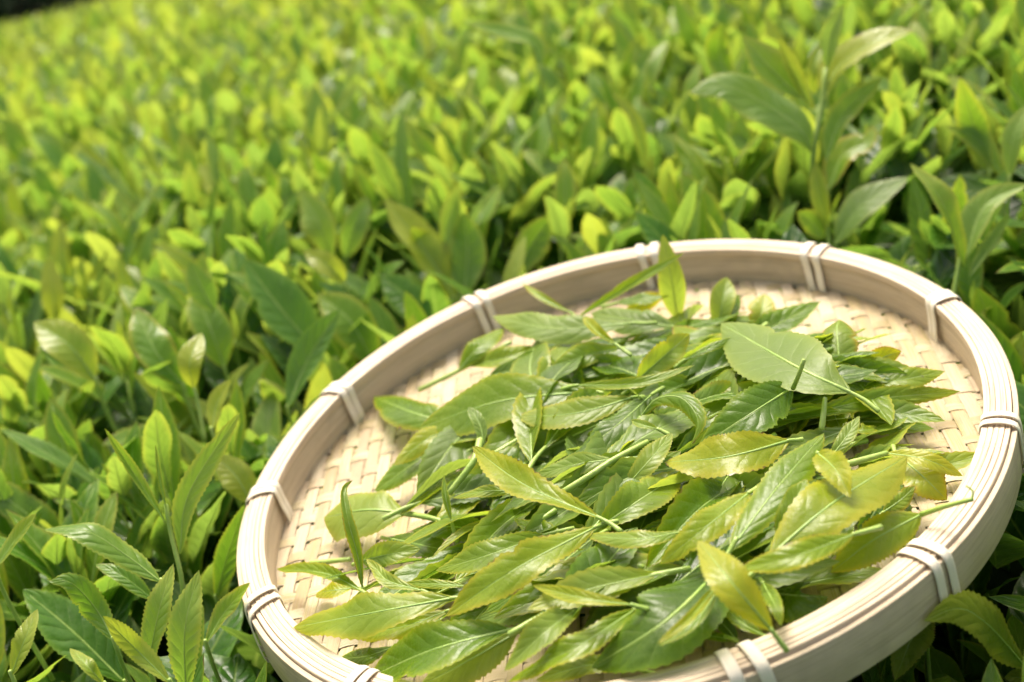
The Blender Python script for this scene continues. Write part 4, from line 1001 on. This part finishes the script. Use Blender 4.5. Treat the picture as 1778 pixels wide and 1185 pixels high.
# mature leaves under the shoots
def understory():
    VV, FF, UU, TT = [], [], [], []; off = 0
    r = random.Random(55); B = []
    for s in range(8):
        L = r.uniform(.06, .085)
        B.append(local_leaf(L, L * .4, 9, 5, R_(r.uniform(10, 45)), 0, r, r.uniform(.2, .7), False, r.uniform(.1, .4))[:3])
    def put(f0, f1, sp, d0, d1):
        nonlocal off
        f = f0
        while f < f1:
            half = 0.6 + 0.42 * (f + .62); a = -half
            while a < half:
                aa, ff = a + r.uniform(-.5, .5) * sp, f + r.uniform(-.5, .5) * sp
                p = surf_pt(aa, ff) - UPG * r.uniform(d0, d1); V, F, uv = B[r.randrange(8)]
                Rm = frame_for(UPG + np.array([r.gauss(0, .3), r.gauss(0, .3), 0]), r.uniform(0, 6.28))
                W = V * r.uniform(.8, 1.2) @ Rm.T + p; a += sp
                _, rr, hh = tray_rel(W[::5])
                if ((rr < 1.05) & (hh > -HO * RT - .004)).any():
                    W = W - TN * (max(hh[rr < 1.05].max() + HO * RT + .006, 0)); 
                q = project(W[::5]); 
                if ff < -.1 and (in_poly(q[:, 0], q[:, 1], rimpix) & ((W[::5] - TO) @ FWD < 0) & (tray_rel(W[::5])[1] > 1)).any(): continue
                hide = False
                for x0, x1, y0, y1, zk, qq in KEEP:
                    if q[:, 2].min() < zk + .01 and q[:, 0].max() > x0 and q[:, 0].min() < x1 and q[:, 1].max() > y0 and q[:, 1].min() < y1:
                        if (np.abs(q[:, None, 0] - qq[None, ::17, 0]) + np.abs(q[:, None, 1] - qq[None, ::17, 1]) < 30).any(): hide = True; break
                if hide: continue
                VV.append(W); FF.append(F + off); UU.append(uv)
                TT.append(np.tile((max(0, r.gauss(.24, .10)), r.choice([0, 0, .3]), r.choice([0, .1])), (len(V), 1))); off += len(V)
            f += sp
    put(-.55, 1.2, .024, .045, .09); put(-.55, 1.2, .032, .09, .16); put(1.2, 3.0, .045, .05, .09)
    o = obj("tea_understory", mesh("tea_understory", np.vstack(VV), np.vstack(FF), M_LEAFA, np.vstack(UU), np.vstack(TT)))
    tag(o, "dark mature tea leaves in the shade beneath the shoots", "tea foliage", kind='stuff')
understory()

# the hedge's inside: twigs, and the earth below
def twigs():
    VV, FF = [], []; off = 0; r = random.Random(8)
    for i in range(420):
        a, f = r.uniform(-.8, .9), r.uniform(-.5, 1.6)
        p = surf_pt(a, f) - UPG * r.uniform(.10, .14)
        _, rr, hh = tray_rel(p[None])
        if rr[0] < 1.1: p = p - UPG * .03
        foot = np.array([p[0] + r.gauss(0, .06), p[1] + r.gauss(0, .06), p[2] - .35])
        V, F = tube(catmull([foot, (p + foot) / 2 + np.array([r.gauss(0, .03), r.gauss(0, .03), 0]), p], 7), np.linspace(.004, .0015, 7), 5)
        VV.append(V); FF.append(F + off); off += len(V)
    tag(obj("tea_twigs", mesh("tea_twigs", np.vstack(VV), np.vstack(FF), M_TWIG)), "brown twigs inside the tea hedge", "twigs", kind='stuff')
twigs()
def hedge_shade_sheet():
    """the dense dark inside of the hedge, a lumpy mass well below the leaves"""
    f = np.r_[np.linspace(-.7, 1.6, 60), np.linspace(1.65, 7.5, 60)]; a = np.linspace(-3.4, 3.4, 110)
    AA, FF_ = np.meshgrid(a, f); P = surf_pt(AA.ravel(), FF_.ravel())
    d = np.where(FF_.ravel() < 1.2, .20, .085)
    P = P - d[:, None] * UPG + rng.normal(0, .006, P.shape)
    tag(obj("tea_hedge_shade", mesh("tea_hedge_shade", P, grid_faces(len(f), len(a)), plain("hedge_shade_colour", (.004, .012, .003), (.014, .032, .006), 30))), "dark sheet painted as the shade inside the tea hedge", "hedge", kind='stuff')  # near-black base colour paints the shade seen between the leaves
hedge_shade_sheet()
g = 250.0; n = 141; gx = np.linspace(-1, 1, n); gx = np.sign(gx) * np.abs(gx) ** 2 * g; GX, GY = np.meshgrid(gx, gx)
low0 = min(0.0, float(surf_pt(0, 7)[2]) - 1.0); low = low0 - 6.0
st = np.clip((np.hypot(GX * .8, GY) - 8) / 14, 0, 1); GZ = low0 - 6.0 * st * st * (3 - 2 * st) - low
tag(obj("ground", mesh("ground", np.stack([GX.ravel(), GY.ravel(), GZ.ravel() + low], 1), grid_faces(n, n), plain("earth", (.05, .07, .03), (.10, .11, .05), 2.0))), "dark earth and low growth beneath the tea field", None, kind='structure')

# dark trees beyond the crest, far off at the left
def tree(px, Z, H, seed, label):
    r = random.Random(seed); p = CAMLOC + ray(px, 30) * Z; top = p[2] + H * .45; foot = np.array([p[0], p[1], low])
    e = bpy.data.objects.new("tree", None); S.collection.objects.link(e); e.location = foot; tag(e, label, "tree", None)
    HT = top - low
    tv, tf = tube(np.array([[0, 0, 0], [.1, 0, HT * .3], [.05, .1, HT * .6], [0, 0, HT * .9]]), np.array([.22, .17, .11, .04]) * HT / 6, 10)
    for b_ in range(7):
        z = HT * r.uniform(.35, .8); az = r.uniform(0, 6.28); l = HT * .3
        v, f_ = tube(np.array([[0, 0, z], [math.cos(az) * l * .5, math.sin(az) * l * .5, z + l * .3], [math.cos(az) * l, math.sin(az) * l, z + l * .6]]), np.array([.06, .04, .015]) * HT / 6, 6)
        tf = np.vstack([tf, f_ + len(tv)]); tv = np.vstack([tv, v])
    obj("trunk", mesh("trunk", tv, tf, M_TWIG), e)
    n = 14000; cl = np.array([[r.gauss(0, .20) * HT, r.gauss(0, .20) * HT, HT * r.uniform(.38, .92)] for _ in range(38)])
    idx = rng.integers(0, 38, n); c = cl[idx] + rng.normal(0, .055 * HT, (n, 3)); s = rng.uniform(.05, .11, n)
    a = rng.normal(0, 1, (n, 3)); a /= np.linalg.norm(a, axis=1)[:, None]; b2 = np.cross(a, rng.normal(0, 1, (n, 3))); b2 /= np.linalg.norm(b2, axis=1)[:, None]
    V = np.stack([c - a * s[:, None], c + b2 * s[:, None] * .5, c + a * s[:, None], c - b2 * s[:, None] * .5], 1).reshape(-1, 3)
    F = np.arange(n * 4).reshape(-1, 4)
    obj("crown", mesh("crown", V, F, plain("tree_foliage_%d" % seed, (.008, .022, .010), (.03, .055, .02), 1.5)), e)
tree(-230, 17, 6, 1, "dark tree beyond the field's crest, mostly left of the frame")
tree(40, 19, 7, 2, "dark blurred tree beyond the crest in the top left corner")
tree(230, 23, 7, 3, "dark tree beyond the crest, right of the corner tree")
print("solo", len(solo), "rest", len(rest), "fill", count)
